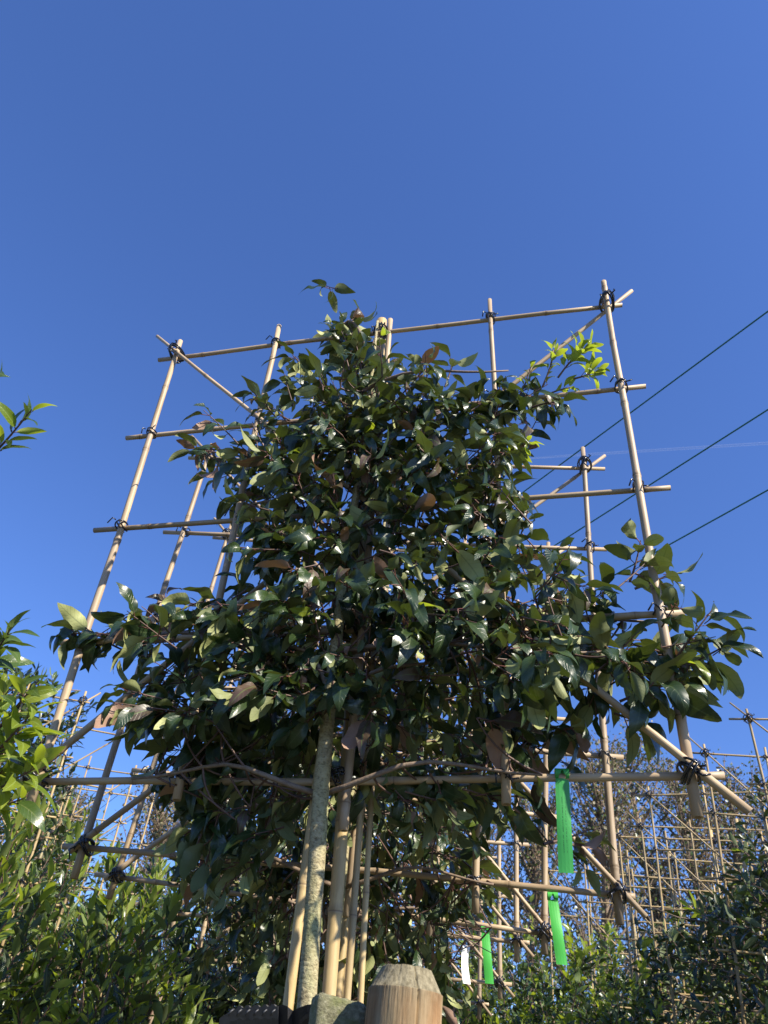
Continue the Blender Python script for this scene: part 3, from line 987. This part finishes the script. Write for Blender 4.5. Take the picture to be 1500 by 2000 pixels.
# ------------------------------------------------------------------ shrubs standing low between the rows
def shrub(x, y, w, d, zb, zt, seed, label, group, n, kind, leaf, colour, n_single, lpc=8, name='shrub', cat='shrub', upright=.8, spike=0):
    r = random.Random(seed)
    root = thing(name, label, cat, Matrix.Translation((x, y, 0)), group)
    tw, leaves, st = Acc(), [], Acc()
    for k in range(7):
        a = k * .9 + r.random()
        P = [(math.cos(a) * w * .5 * u * u, math.sin(a) * d * .5 * u * u, (zt * .85) * u) for u in np.linspace(0, 1, 7)]
        V, F = tube(P, [.014 * (1 - .7 * u) for u in np.linspace(0, 1, 7)], 6)
        mesh_obj('stem', V, F, M_brch, root)
    for _ in range(n):
        v = np.array([r.gauss(0, 1), r.gauss(0, 1), r.gauss(0, 1)]); v = nrm(v) * (r.random() ** .4)
        P = np.array([v[0] * w, v[1] * d, (zb + zt) / 2 + v[2] * (zt - zb) / 2]) + (x, y, 0)
        out = nrm(v * .8 + np.array([r.gauss(0, .35), r.gauss(0, .35), upright])) * r.uniform(.1, .2)
        c0 = r.random()
        shoot(leaves, tw, P, P + out, max(4, int(r.gauss(lpc, 2))), leaf * r.uniform(.7, 1.1), kind, r, lambda rn, t, c0=c0: colour(rn, t, c0), droop=.05, open_=.8, start=.05)
    for _ in range(spike):                                    # long fresh shoots above the rest
        P = np.array([r.uniform(-w, w) * .8, r.uniform(-d, d) * .8, zt - .15]) + (x, y, 0)
        B = P + np.array([r.gauss(0, .05), r.gauss(0, .05), r.uniform(.2, .42)])
        shoot(leaves, tw, P, B, 15, leaf * .95, kind, r, lambda rn, t: 1 if t > .35 else 0, droop=-.1, open_=.6, start=.1)
    finish_foliage(root, kind, leaves, n_single, 30)
    build_twigs(root, tw)
    return root

def c_fresh(rn, t, c0):
    if c0 < .55 and t > .4: return 1
    return 0 if rn.random() < .6 else 2
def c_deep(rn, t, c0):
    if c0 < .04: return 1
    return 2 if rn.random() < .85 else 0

GS = 'photinia-like shrubs at the foot of the left side'
sh = [(-1.35, 3.35, .42, .4, .4, 1.98, 'light green shrub with upright shoots at the lower left corner', 430, c_fresh, 260, 7),
      (-.85, 3.7, .4, .4, .4, 1.9, 'green shrub with pale shoots below the second trellis, left of centre', 420, c_fresh, 240, 6),
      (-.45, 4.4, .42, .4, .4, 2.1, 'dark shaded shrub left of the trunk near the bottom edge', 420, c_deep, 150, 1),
      (-1.05, 4.9, .5, .45, .5, 2.35, 'mid-green shrub behind the left-hand shrubs, under the far bamboo bars', 400, c_fresh, 120, 5)]
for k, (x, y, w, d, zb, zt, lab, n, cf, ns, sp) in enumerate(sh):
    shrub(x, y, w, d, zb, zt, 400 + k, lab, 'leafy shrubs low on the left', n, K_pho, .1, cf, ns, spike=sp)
hd = [(.55, 5.2, .5, .45, .5, 1.95, 'small-leaved green shrub right behind the wooden post'),
      (1.05, 5.4, .5, .45, .5, 2.05, 'small-leaved shrub below the dangling green tags'),
      (1.5, 5.1, .5, .5, .5, 2.2, 'small-leaved shrub with yellow-green tips left of the dark right-hand trees'),
      (.15, 5.9, .55, .5, .6, 2.2, 'dense shrub seen through the poles beside the trunk'),
      (1.9, 6.3, .6, .5, .6, 2.3, 'far small-leaved shrub under the lattice of far trellises'),
      (-.6, 6.4, .6, .5, .6, 2.75, 'far shrub behind the left-hand shrubs'),
      (1.1, 7.3, .7, .5, .6, 2.55, 'farthest green shrub in the middle gap right of the tree')]
for k, (x, y, w, d, zb, zt, lab) in enumerate(hd):
    shrub(x, y, w, d, zb, zt, 440 + k, lab, 'small-leaved shrubs in the background', 520, K_small, .075, c_mid if k != 2 else c_fresh, 0, lpc=9, spike=3)

for k, (x, y, w, zt, lab) in enumerate([(-3.0, 7.6, 1.5, 3.3, 'long clipped hedge closing the view on the far left'), (-.6, 8.2, 1.5, 3.35, 'long hedge closing the view behind the trunk and poles'),
                                        (1.9, 8.6, 1.5, 2.95, 'long hedge closing the view behind the green tags'), (4.4, 8.3, 1.5, 3.0, 'long hedge closing the view behind the right-hand trees')]):
    shrub(x, y, w, .5, 0, zt, 470 + k, lab, 'hedges at the far side', 900, K_small, .11, c_deep if k == 1 else c_mid, 0, lpc=8, name='hedge', cat='hedge', spike=5)

# ------------------------------------------------------------------ near shrub at the left edge
def near_bush():
    root = thing('shrub', 'near shrub with long bright green pointed leaves at the left edge', 'shrub', Matrix.Translation((-1.3, 1.35, 0)))
    r = random.Random(77)
    tw, leaves = Acc(), []
    # (tip px, tip py, depth, base px, base py, leaves, size, lime)
    S = [(62, 800, 1.55, -30, 905, 13, .065, .5), (-12, 730, 1.5, -60, 800, 8, .07, .3),
         (22, 1225, 1.5, -40, 1310, 14, .075, .1), (-10, 1245, 1.55, -60, 1330, 10, .07, .1),
         (75, 1330, 1.42, 0, 1420, 13, .088, .9), (20, 1345, 1.5, -50, 1440, 12, .08, .7), (60, 1395, 1.38, -20, 1480, 10, .09, .95),
         (35, 1440, 1.42, -50, 1530, 12, .088, .9), (70, 1500, 1.4, -30, 1560, 10, .088, .95), (5, 1505, 1.45, -70, 1580, 12, .085, .9),
         (45, 1560, 1.45, -40, 1600, 8, .085, .8), (-30, 1400, 1.45, -90, 1480, 10, .085, .7), (-25, 1290, 1.5, -80, 1380, 10, .08, .5),
         (-40, 1560, 1.45, -110, 1640, 10, .085, .7), (-70, 1250, 1.5, -120, 1350, 10, .08, .4), (-90, 1480, 1.5, -150, 1560, 12, .085, .4)]
    base = np.array([-1.3, 1.35, 0.0])
    for px, py, dp, bx, by, n, sz, li in S:
        A, B = at_dist(bx, by, dp + .03), at_dist(px, py, dp)
        shoot(leaves, tw, A, B, n, sz, K_near, r, lambda rn, t, li=li: 1 if rn.random() < li else 0, droop=.08, open_=.85, start=.1, r0=.003)
        mid = (base + np.array([0, 0, 1.0]) + A) / 2 + np.array([-.08, 0, .05])
        P = [(1 - u) ** 2 * (base + (0, 0, .4)) + 2 * u * (1 - u) * mid + u * u * A for u in np.linspace(0, 1, 9)]
        V, F = tube(np.array(P) - base, [.007 - .004 * u for u in np.linspace(0, 1, 9)], 6)
        mesh_obj('stem', V, F, M_twig, root)
    for _ in range(70):
        v = nrm(np.array([r.gauss(0, 1), r.gauss(0, 1), r.gauss(0, 1)])) * r.random() ** .4
        P = np.array([-1.42, 1.35, 1.45]) + v * np.array([.22, .3, .55])
        out = nrm(v + np.array([0, 0, .8])) * .14
        shoot(leaves, tw, P, P + out, 8, .085, K_near, r, lambda rn, t: 1 if rn.random() < .3 else 0, droop=.08, start=.05)
    P = [(0, 0, z) for z in np.linspace(-.03, .6, 5)]
    mesh_obj('trunk', *tube(P, [.016] * 5, 8), M_brch, root)
    finish_foliage(root, K_near, leaves, 220, 20)
    build_twigs(root, tw)
near_bush()

# ------------------------------------------------------------------ tall trees beyond the nursery
def far_tree(px, py_top, Y, w, seed, label, n=5200):
    r = random.Random(seed)
    P0 = at_Y(px, py_top, Y)
    x, H = P0[0], P0[2]
    root = thing('poplar_tree', label, 'tree', Matrix.Translation((x, Y, 0)), 'tall thin-leaved trees behind the nursery')
    zs = np.linspace(-.3, H * .97, 14)
    pts = [(.25 * math.sin(z * .5 + seed), 0, z) for z in zs]
    mesh_obj('trunk', *tube(pts, [.22 * (1 - .9 * z / H) + .02 for z in zs], 10), M_brch, root)
    br = Acc(); tips = []
    for k in range(90):
        z0 = H * r.uniform(.12, .93)
        a = r.uniform(0, 6.28)
        L = w * (1.05 - .75 * (z0 / H) ** 1.6) * r.uniform(.5, 1.05)
        x0 = .25 * math.sin(z0 * .5 + seed)
        P = [np.array([x0 + math.cos(a) * L * u, math.sin(a) * L * u, z0 + L * (.9 * u + .5 * u * u)]) for u in np.linspace(0, 1, 6)]
        br.add(*tube(P, [.05 * (1 - .85 * u) for u in np.linspace(0, 1, 6)], 5, False))
        for q in range(7):
            u = r.uniform(.25, 1)
            c = np.array([x0 + math.cos(a) * L * u, math.sin(a) * L * u, z0 + L * (.9 * u + .5 * u * u)])
            e = c + np.array([r.gauss(0, .35), r.gauss(0, .35), r.uniform(.1, .8)])
            br.add(*tube([c, (c + e) / 2 + (0, 0, .03), e], [.016, .01, .005], 4, False))
            tips.append((c, e))
    br.build('boughs', M_brch, root, kind='stuff')
    items = []
    per = n // len(tips) + 1
    for c, e in tips:
        for q in range(per):
            P = c + (e - c) * r.uniform(.1, 1.1) + np.array([r.gauss(0, .14), r.gauss(0, .14), r.gauss(0, .14)])
            d = np.array([r.gauss(0, 1), r.gauss(0, 1), r.gauss(-.3, 1)])
            items.append((leaf_matrix(P, d, np.array([r.gauss(0, 1), r.gauss(0, 1), 1]), r.uniform(.08, .15)), r.randrange(4), 1 if r.random() < .3 else 0))
    K_far.mass('foliage', items, root)
for k, (px, py, Y, w, lab) in enumerate([(1150, 1475, 24, 2.2, 'tall olive tree right behind the green tag'), (1235, 1452, 27, 2.4, 'tall thin-leaved tree between two lattice posts, highest in the middle'),
                                         (1330, 1490, 25, 2.2, 'tall thin-leaved tree behind the trellis corner'), (1420, 1500, 26, 2.2, 'tall thin-leaved tree beyond the right-hand trellises'),
                                         (1500, 1530, 24, 2.2, 'tall thin-leaved tree at the right edge'), (1040, 1560, 28, 2.4, 'tall tree seen through gaps right of the espalier leaves'),
                                         (930, 1600, 30, 2.5, 'tall tree almost hidden behind the espalier tree'), (120, 1560, 26, 2.2, 'tall tree far behind the left-hand shrubs'),
                                         (330, 1560, 27, 2.3, 'tall far tree behind the lower left of the trellis')]):
    far_tree(px, py, Y, w, 500 + k, lab)

# ------------------------------------------------------------------ overhead wires and vapour trail
M_wire = simple('dark_green_wire', (0.012, 0.12, 0.075), 0.5, 0.4, (0.02, 0.15, 0.09), 5)
dv = ray(-400, 2020)
for px, py, dp, lab in ((1500, 608, 6.6, 'top one of three dark wires crossing the sky on the right'), (1500, 800, 6.9, 'middle one of three dark wires crossing the sky on the right'), (1500, 957, 7.2, 'lowest one of three dark wires crossing the sky on the right')):
    P0 = at_dist(px, py, dp)
    P = [P0 + dv * s + UP * (-.0004 * (s - 8) ** 2 + .0256) for s in np.linspace(-10, 45, 28)]
    o = mesh_obj('overhead_wire', *tube(P, [.0072] * 28, 6), M_wire)
    tag(o, lab, 'wire', 'dark wires crossing the sky')
m, n, l, b = nmat('thin_vapour')
b.inputs['Base Color'].default_value = (.9, .9, .9, 1)
b.inputs['Alpha'].default_value = 0.045
b.inputs['Roughness'].default_value = 1
A, B = at_dist(1030, 895, 9000), at_dist(1620, 858, 9000)
o = mesh_obj('vapour_trail', *tube([A + (B - A) * u for u in np.linspace(0, 1, 9)], [9, 12, 14, 14, 15, 15, 16, 16, 16], 8), m)
tag(o, 'faint white vapour trail low across the blue sky on the right', 'vapour trail')

# ------------------------------------------------------------------ plant tags
def tag_mat(name, c, printed=False):
    m, n, l, b = nmat(name)
    b.inputs['Base Color'].default_value = (*c, 1)
    if printed:
        uv = n.new('ShaderNodeUVMap')
        sep = n.new('ShaderNodeSeparateXYZ')
        l.new(uv.outputs[0], sep.inputs[0])
        f = noise(n, l, mapping(n, l, uv.outputs[0], (2, 60, 1)), 1, 2)
        def band(c0, w):
            a = n.new('ShaderNodeMath'); a.operation = 'COMPARE'; a.inputs[1].default_value = c0; a.inputs[2].default_value = w
            l.new(sep.outputs[0], a.inputs[0]); return a.outputs[0]
        s = n.new('ShaderNodeMath'); s.operation = 'ADD'
        l.new(band(.42, .02), s.inputs[0]); l.new(band(.64, .016), s.inputs[1])
        k = n.new('ShaderNodeMath'); k.operation = 'GREATER_THAN'; k.inputs[1].default_value = .47
        l.new(f, k.inputs[0])
        v = n.new('ShaderNodeMath'); v.operation = 'COMPARE'; v.inputs[1].default_value = .5; v.inputs[2].default_value = .3
        l.new(sep.outputs[1], v.inputs[0])
        p1 = n.new('ShaderNodeMath'); p1.operation = 'MULTIPLY'; l.new(s.outputs[0], p1.inputs[0]); l.new(k.outputs[0], p1.inputs[1])
        p2 = n.new('ShaderNodeMath'); p2.operation = 'MULTIPLY'; l.new(p1.outputs[0], p2.inputs[0]); l.new(v.outputs[0], p2.inputs[1])
        l.new(mix(n, l, 'MIX', p2.outputs[0], c, (0.01, 0.06, 0.015)), b.inputs['Base Color'])
    b.inputs['Roughness'].default_value = 0.42
    tr = n.new('ShaderNodeBsdfTranslucent'); tr.inputs[0].default_value = (*c, 1)
    ms = n.new('ShaderNodeMixShader'); ms.inputs[0].default_value = .18
    l.new(b.outputs[0], ms.inputs[1]); l.new(tr.outputs[0], ms.inputs[2]); l.new(ms.outputs[0], n['Material Output'].inputs[0])
    return m
M_tagg = tag_mat('green_plastic_label', (0.075, 0.46, 0.075))
M_tagp = tag_mat('printed_green_label', (0.05, 0.34, 0.07), True)  # darker than the other labels' green; the shade it hangs in is painted in
M_tagw = tag_mat('white_plastic_label', (0.8, 0.82, 0.85))

def plant_tag(mw, px, py, length, width, swing, sway, mat, label, curl=.0, loop_r=.0098, twist=0.0):
    """A strip looped over the bar: loop round the cane, then the body hanging below it."""
    x, z = plane_pt(mw, px, py)
    m = np.array(mw)
    o = m[:3, :3] @ np.array([x, .009, z]) + m[:3, 3]
    root = thing('plant_label', label, 'label', Matrix.Translation(o) @ Matrix.Rotation(math.atan2(m[1, 0], m[0, 0]) + twist, 4, 'Z'), 'plastic loop labels hung on the bars')
    t = .0005
    V, F = [], []
    for s in (-1, 1):
        for k in range(17):
            a = -math.pi * .38 + (k / 16) * math.pi * 1.76
            yy, zz = -loop_r * math.cos(a), loop_r * math.sin(a)
            V.append((s * width * .5, yy, zz))
            V.append((s * width * (.24 if zz < -loop_r * .25 else (.1 if zz < loop_r * .3 else .0)), yy * 1.01, zz))
        i0 = (0 if s < 0 else 34)
        for k in range(16):
            a = i0 + 2 * k
            F.append((a, a + 1, a + 3, a + 2))
    lo = mesh_obj('loop', V, F, mat, root, smooth=False)
    sm = lo.modifiers.new('thickness', 'SOLIDIFY'); sm.thickness = t
    V, F, UV = [], [], []
    n = 14
    for k in range(n + 1):
        u = k / n
        zz = -loop_r * .9 - length * u
        yy = -loop_r * .4 + swing * u * length + curl * length * u * u
        xx = sway * length * u
        for q in range(5):
            s = q / 4 - .5
            V.append((xx + width * s * (1 if u > .04 else .9), yy + .0008 * math.sin(u * 6) * s * 4 + .0012 * (4 * s * s), zz))
    for k in range(n):
        for q in range(4):
            a = k * 5 + q
            F.append((a, a + 5, a + 6, a + 1))
            UV += [(q / 4, k / n), (q / 4, (k + 1) / n), ((q + 1) / 4, (k + 1) / n), ((q + 1) / 4, k / n)]
    bo = mesh_obj('strip', V, F, mat, root, uvs=UV, smooth=False)
    sm = bo.modifiers.new('thickness', 'SOLIDIFY'); sm.thickness = t
    return root
plant_tag(MW[1], 1097, 1509, .175, .0275, .05, 0.0, M_tagp, 'large printed green label in shade, hanging from the nearest trellis bottom bar', loop_r=.0108, twist=.1)
plant_tag(MW[2], 1080, 1749, .145, .026, -.1, .10, M_tagg, 'bright sunlit green label on the second trellis bottom bar, right of the others')
plant_tag(MW[3], 948, 1814, .14, .026, -.1, .10, M_tagg, 'smallest green label, hanging from the third trellis bottom bar above the post')
plant_tag(MW[3], 908, 1852, .09, .024, -.1, -.12, M_tagw, 'white curling label hanging left of the smallest green label', curl=-.3, twist=.5)

# ------------------------------------------------------------------ posts and strap in the foreground
def wood_mat():
    m, n, l, b = nmat('weathered_post_wood')
    tc = n.new('ShaderNodeTexCoord')
    f1 = noise(n, l, mapping(n, l, tc.outputs['Object'], (60, 60, 4)), 1, 6, 0.65)
    f2 = noise(n, l, mapping(n, l, tc.outputs['Object'], (16, 16, 5)), 1, 4)
    f3 = noise(n, l, mapping(n, l, tc.outputs['Object'], (260, 260, 20)), 1, 3)
    c = ramp(n, [(0.3, (0.11, 0.055, 0.022)), (0.46, (0.28, 0.15, 0.065)), (0.66, (0.46, 0.31, 0.17))], f1, l).outputs[0]
    c = mix(n, l, 'MIX', ramp(n, [(0.42, (0, 0, 0)), (0.62, (1, 1, 1))], f2, l).outputs[0], c, (0.25, 0.19, 0.11))
    at = n.new('ShaderNodeAttribute'); at.attribute_name = 'node'
    g = ramp(n, [(0.3, (0.10, 0.085, 0.05)), (0.7, (0.30, 0.26, 0.17))], noise(n, l, mapping(n, l, tc.outputs['Object'], (90, 90, 90)), 1, 5, .7), l).outputs[0]
    c = mix(n, l, 'MIX', at.outputs['Fac'], c, g)
    c = mix(n, l, 'MULTIPLY', .6, c, ramp(n, [(0.3, (.5, .48, .45)), (0.55, (1, 1, 1))], f3, l).outputs[0])
    l.new(c, b.inputs['Base Color'])
    b.inputs['Roughness'].default_value = 0.85
    b.inputs['Specular IOR Level'].default_value = .2
    ad = n.new('ShaderNodeMath'); ad.operation = 'ADD'
    l.new(f1, ad.inputs[0]); l.new(f3, ad.inputs[1])
    bump(n, l, ad.outputs[0], b, 0.8, 0.002)
    return m
M_post = wood_mat()
M_crack = simple('dark_crack', (0.02, 0.012, 0.008), .9, .1)

def round_post():
    c = at_dist(761, 1918, 1.06)
    R, ztop = .0505, at_dist(761, 1868, 1.04)[2]
    zc = c[2]
    mw = Matrix.Translation((c[0], c[1] + R * .6, 0)) @ Matrix.Rotation(rad(1.0), 4, 'Y')
    prof = [(0.0, ztop), (.012, ztop + .0005), (.024, ztop), (.0332, ztop - .0006), (.0338, ztop - .001), (.0345, ztop - .0022), (.0385, ztop - .0095), (.0435, ztop - .018), (.0488, ztop - .0275), (R * .997, ztop - .0283), (R, ztop - .0292), (R * 1.001, ztop - .031), (R * 1.002, ztop - .045)]
    zc = ztop - .025
    prof += [(R * (1 + .01 * math.sin(k)), zc - .02 - k * (zc - .0) / 12) for k in range(1, 13)]
    seg = 200
    V, F, at = [], [], []
    r = random.Random(2)
    from mathutils import noise as mn
    cr = [(rad(-76), .009, .0010), (rad(-108), .0015, .0006), (rad(100), .006, .002)]
    for i, (q, z) in enumerate(prof):
        for k in range(seg):
            a = k / seg * 2 * math.pi - math.pi
            rr = q * (1 + .004 * math.sin(3 * a + 1) + .002 * math.sin(7 * a))
            for ca, dep, wid in cr:
                wob = .0018 * math.sin(z * 60)
                da = abs(a - ca - wob / R) * R
                if da < wid * 1.6: rr -= dep * (1 - da / (wid * 1.6)) * min(1, q / .03)
            rr *= 1 + .012 * mn.noise(Vector((math.cos(a) * 9, math.sin(a) * 9, z * 6 + q * 30))) + .006 * mn.noise(Vector((math.cos(a) * 40, math.sin(a) * 40, z * 12)))
            V.append((rr * math.cos(a), rr * math.sin(a), z + (.0022 * mn.noise(Vector((math.cos(a) * 4, math.sin(a) * 4, q * 60))) if i < 9 else 0)))
            at.append(1.0 if i < 9 else (.9 if i == 9 else (.4 if i < 12 else (.2 if i == 12 else .0))))
    for i in range(len(prof) - 1):
        for k in range(seg):
            k2 = (k + 1) % seg
            F.append((i * seg + k, (i + 1) * seg + k, (i + 1) * seg + k2, i * seg + k2))
    o = mesh_obj('fence_post', V, F, M_post, mw=mw, attr=('node', at))
    me = o.data
    tag(o, 'round brown wooden post with chamfered top and a long crack', 'post')
round_post()

def rough_post():
    from mathutils import noise as mn
    c = at_dist(663, 1950, 1.12)
    zt = c[2]
    w = .036
    N = 18
    V, F = [], []
    seg = 48
    lv = [(0, zt - .004), (.5, zt - .001), (.85, zt), (.97, zt - .002), (1.02, zt - .006)] + [(1.03 + .01 * math.sin(k), zt - .006 - .012 * (k + 1)) for k in range(16)] + [(1.05, zt * .6), (1.05, zt * .3), (1.06, -.05)]
    for i, (q, z) in enumerate(lv):
        for k in range(seg):
            a = k / seg * 2 * math.pi
            sq = 1 / max(abs(math.cos(a)), abs(math.sin(a))) ** .8
            x, y = w * q * sq * math.cos(a), w * q * sq * math.sin(a)
            nz = mn.noise(Vector((x * 90, y * 90, z * 70)))
            f = 1 + .05 * nz
            V.append((x * f, y * f, z + .0025 * nz * (q > 0) - .004 * (x / w)))
    for i in range(len(lv) - 1):
        for k in range(seg):
            k2 = (k + 1) % seg
            F.append((i * seg + k, (i + 1) * seg + k, (i + 1) * seg + k2, i * seg + k2))
    m, n, l, b = nmat('mossy_old_wood')
    tc = n.new('ShaderNodeTexCoord')
    f1 = noise(n, l, mapping(n, l, tc.outputs['Object'], (120, 120, 160)), 1, 6, .75)
    f2 = noise(n, l, mapping(n, l, tc.outputs['Object'], (40, 40, 60)), 1, 4)
    cc = ramp(n, [(.3, (.07, .065, .035)), (.5, (.2, .19, .11)), (.72, (.42, .40, .28))], f1, l).outputs[0]
    cc = mix(n, l, 'MIX', ramp(n, [(.45, (0, 0, 0)), (.65, (1, 1, 1))], f2, l).outputs[0], cc, (.15, .16, .06))
    l.new(cc, b.inputs['Base Color'])
    b.inputs['Roughness'].default_value = .9
    bump(n, l, f1, b, 1.0, .005)
    o = mesh_obj('fence_post', V, F, m, mw=Matrix.Translation((c[0], c[1] + .02, 0)) @ Matrix.Rotation(.15, 4, 'Z'))
    tag(o, 'short mossy grey wooden post between the trunk and the round post', 'post')
rough_post()

# black webbing round the stem with a ridged grey plastic guard
M_web = simple('black_webbing', (0.02, 0.02, 0.023), .5, .4, (0.035, 0.035, 0.038), 300, .3)
M_grey = simple('grey_plastic', (0.055, 0.057, 0.062), .45, .5, (0.08, 0.08, 0.085), 60, .1)
def strap():
    c = at_dist(520, 1985, 1.28)
    root = thing('tie_strap', 'black strap with ridged grey plastic guard lashed beside the trunk at the bottom edge', 'strap', Matrix.Translation(c))
    def loc(px, py, dp=1.28):
        return at_dist(px, py, dp) - c
    # the ridged guard: a bent plate with rounded teeth on its upper edge
    top = [(428, 1990), (445, 1975)]
    V, F = [], []
    n = 44
    for k in range(n + 1):
        u = k / n
        px = 428 + 115 * u
        py = 1990 - 20 * min(1, u * 3.2) ** .8 - 5 * u
        ph = (u * 7.0) % 1.0
        tooth = 4.2 * (1 if .12 < ph < .62 else 0) * (u > .12)
        a = loc(px, py - tooth, 1.26); b2 = loc(px + 2, 2050, 1.27)
        a2 = loc(px + 4, py - tooth + 1.5, 1.30); b3 = loc(px + 4, 2052, 1.31)
        V += [a, (a * .7 + b2 * .3) + np.array([0, -.004, 0]), b2, b3, a2]
    for k in range(n):
        for q in range(5):
            q2 = (q + 1) % 5
            F.append((k * 5 + q, k * 5 + q2, (k + 1) * 5 + q2, (k + 1) * 5 + q))
    F.append((0, 4, 3, 2, 1)); F.append(tuple(n * 5 + q for q in range(5)))
    mesh_obj('guard', V, F, M_grey, root, smooth=False)
    # raised ribs on the plate, one at each tooth
    for k in range(1, 7):
        px = 428 + 115 * (k + .37) / 7
        P = [loc(px - 4, 1984, 1.258) + np.array([0, -.002, 0]), loc(px, 1976, 1.256) + np.array([0, -.002, 0]), loc(px + 5, 1972, 1.258)]
        mesh_obj('rib', *tube(P, [.0013] * 3, 6), M_grey, root)
    # webbing band going right round the stem, edges bright
    def band(p, wdt, name, dps):
        V, F = [], []
        for (x, y), dp in zip(p, dps):
            V.append(loc(x, y, dp)); V.append(loc(x, y + wdt, dp)); V.append(loc(x, y + wdt, dp + .006)); V.append(loc(x, y, dp + .006))
        for k in range(len(p) - 1):
            for q in range(4):
                q2 = (q + 1) % 4
                F.append((k * 4 + q, k * 4 + q2, (k + 1) * 4 + q2, (k + 1) * 4 + q))
        return mesh_obj(name, V, F, M_web, root, smooth=False)
    band([(540, 1966), (552, 1962), (562, 1966), (572, 1974), (584, 1968), (600, 1962), (618, 1961), (640, 1966)], 60, 'webbing', [1.27, 1.265, 1.26, 1.27, 1.26, 1.255, 1.255, 1.27])
    band([(586, 1992), (596, 1982), (606, 1977), (622, 1975)], 9, 'webbing_edge', [1.245, 1.245, 1.245, 1.25])
strap()
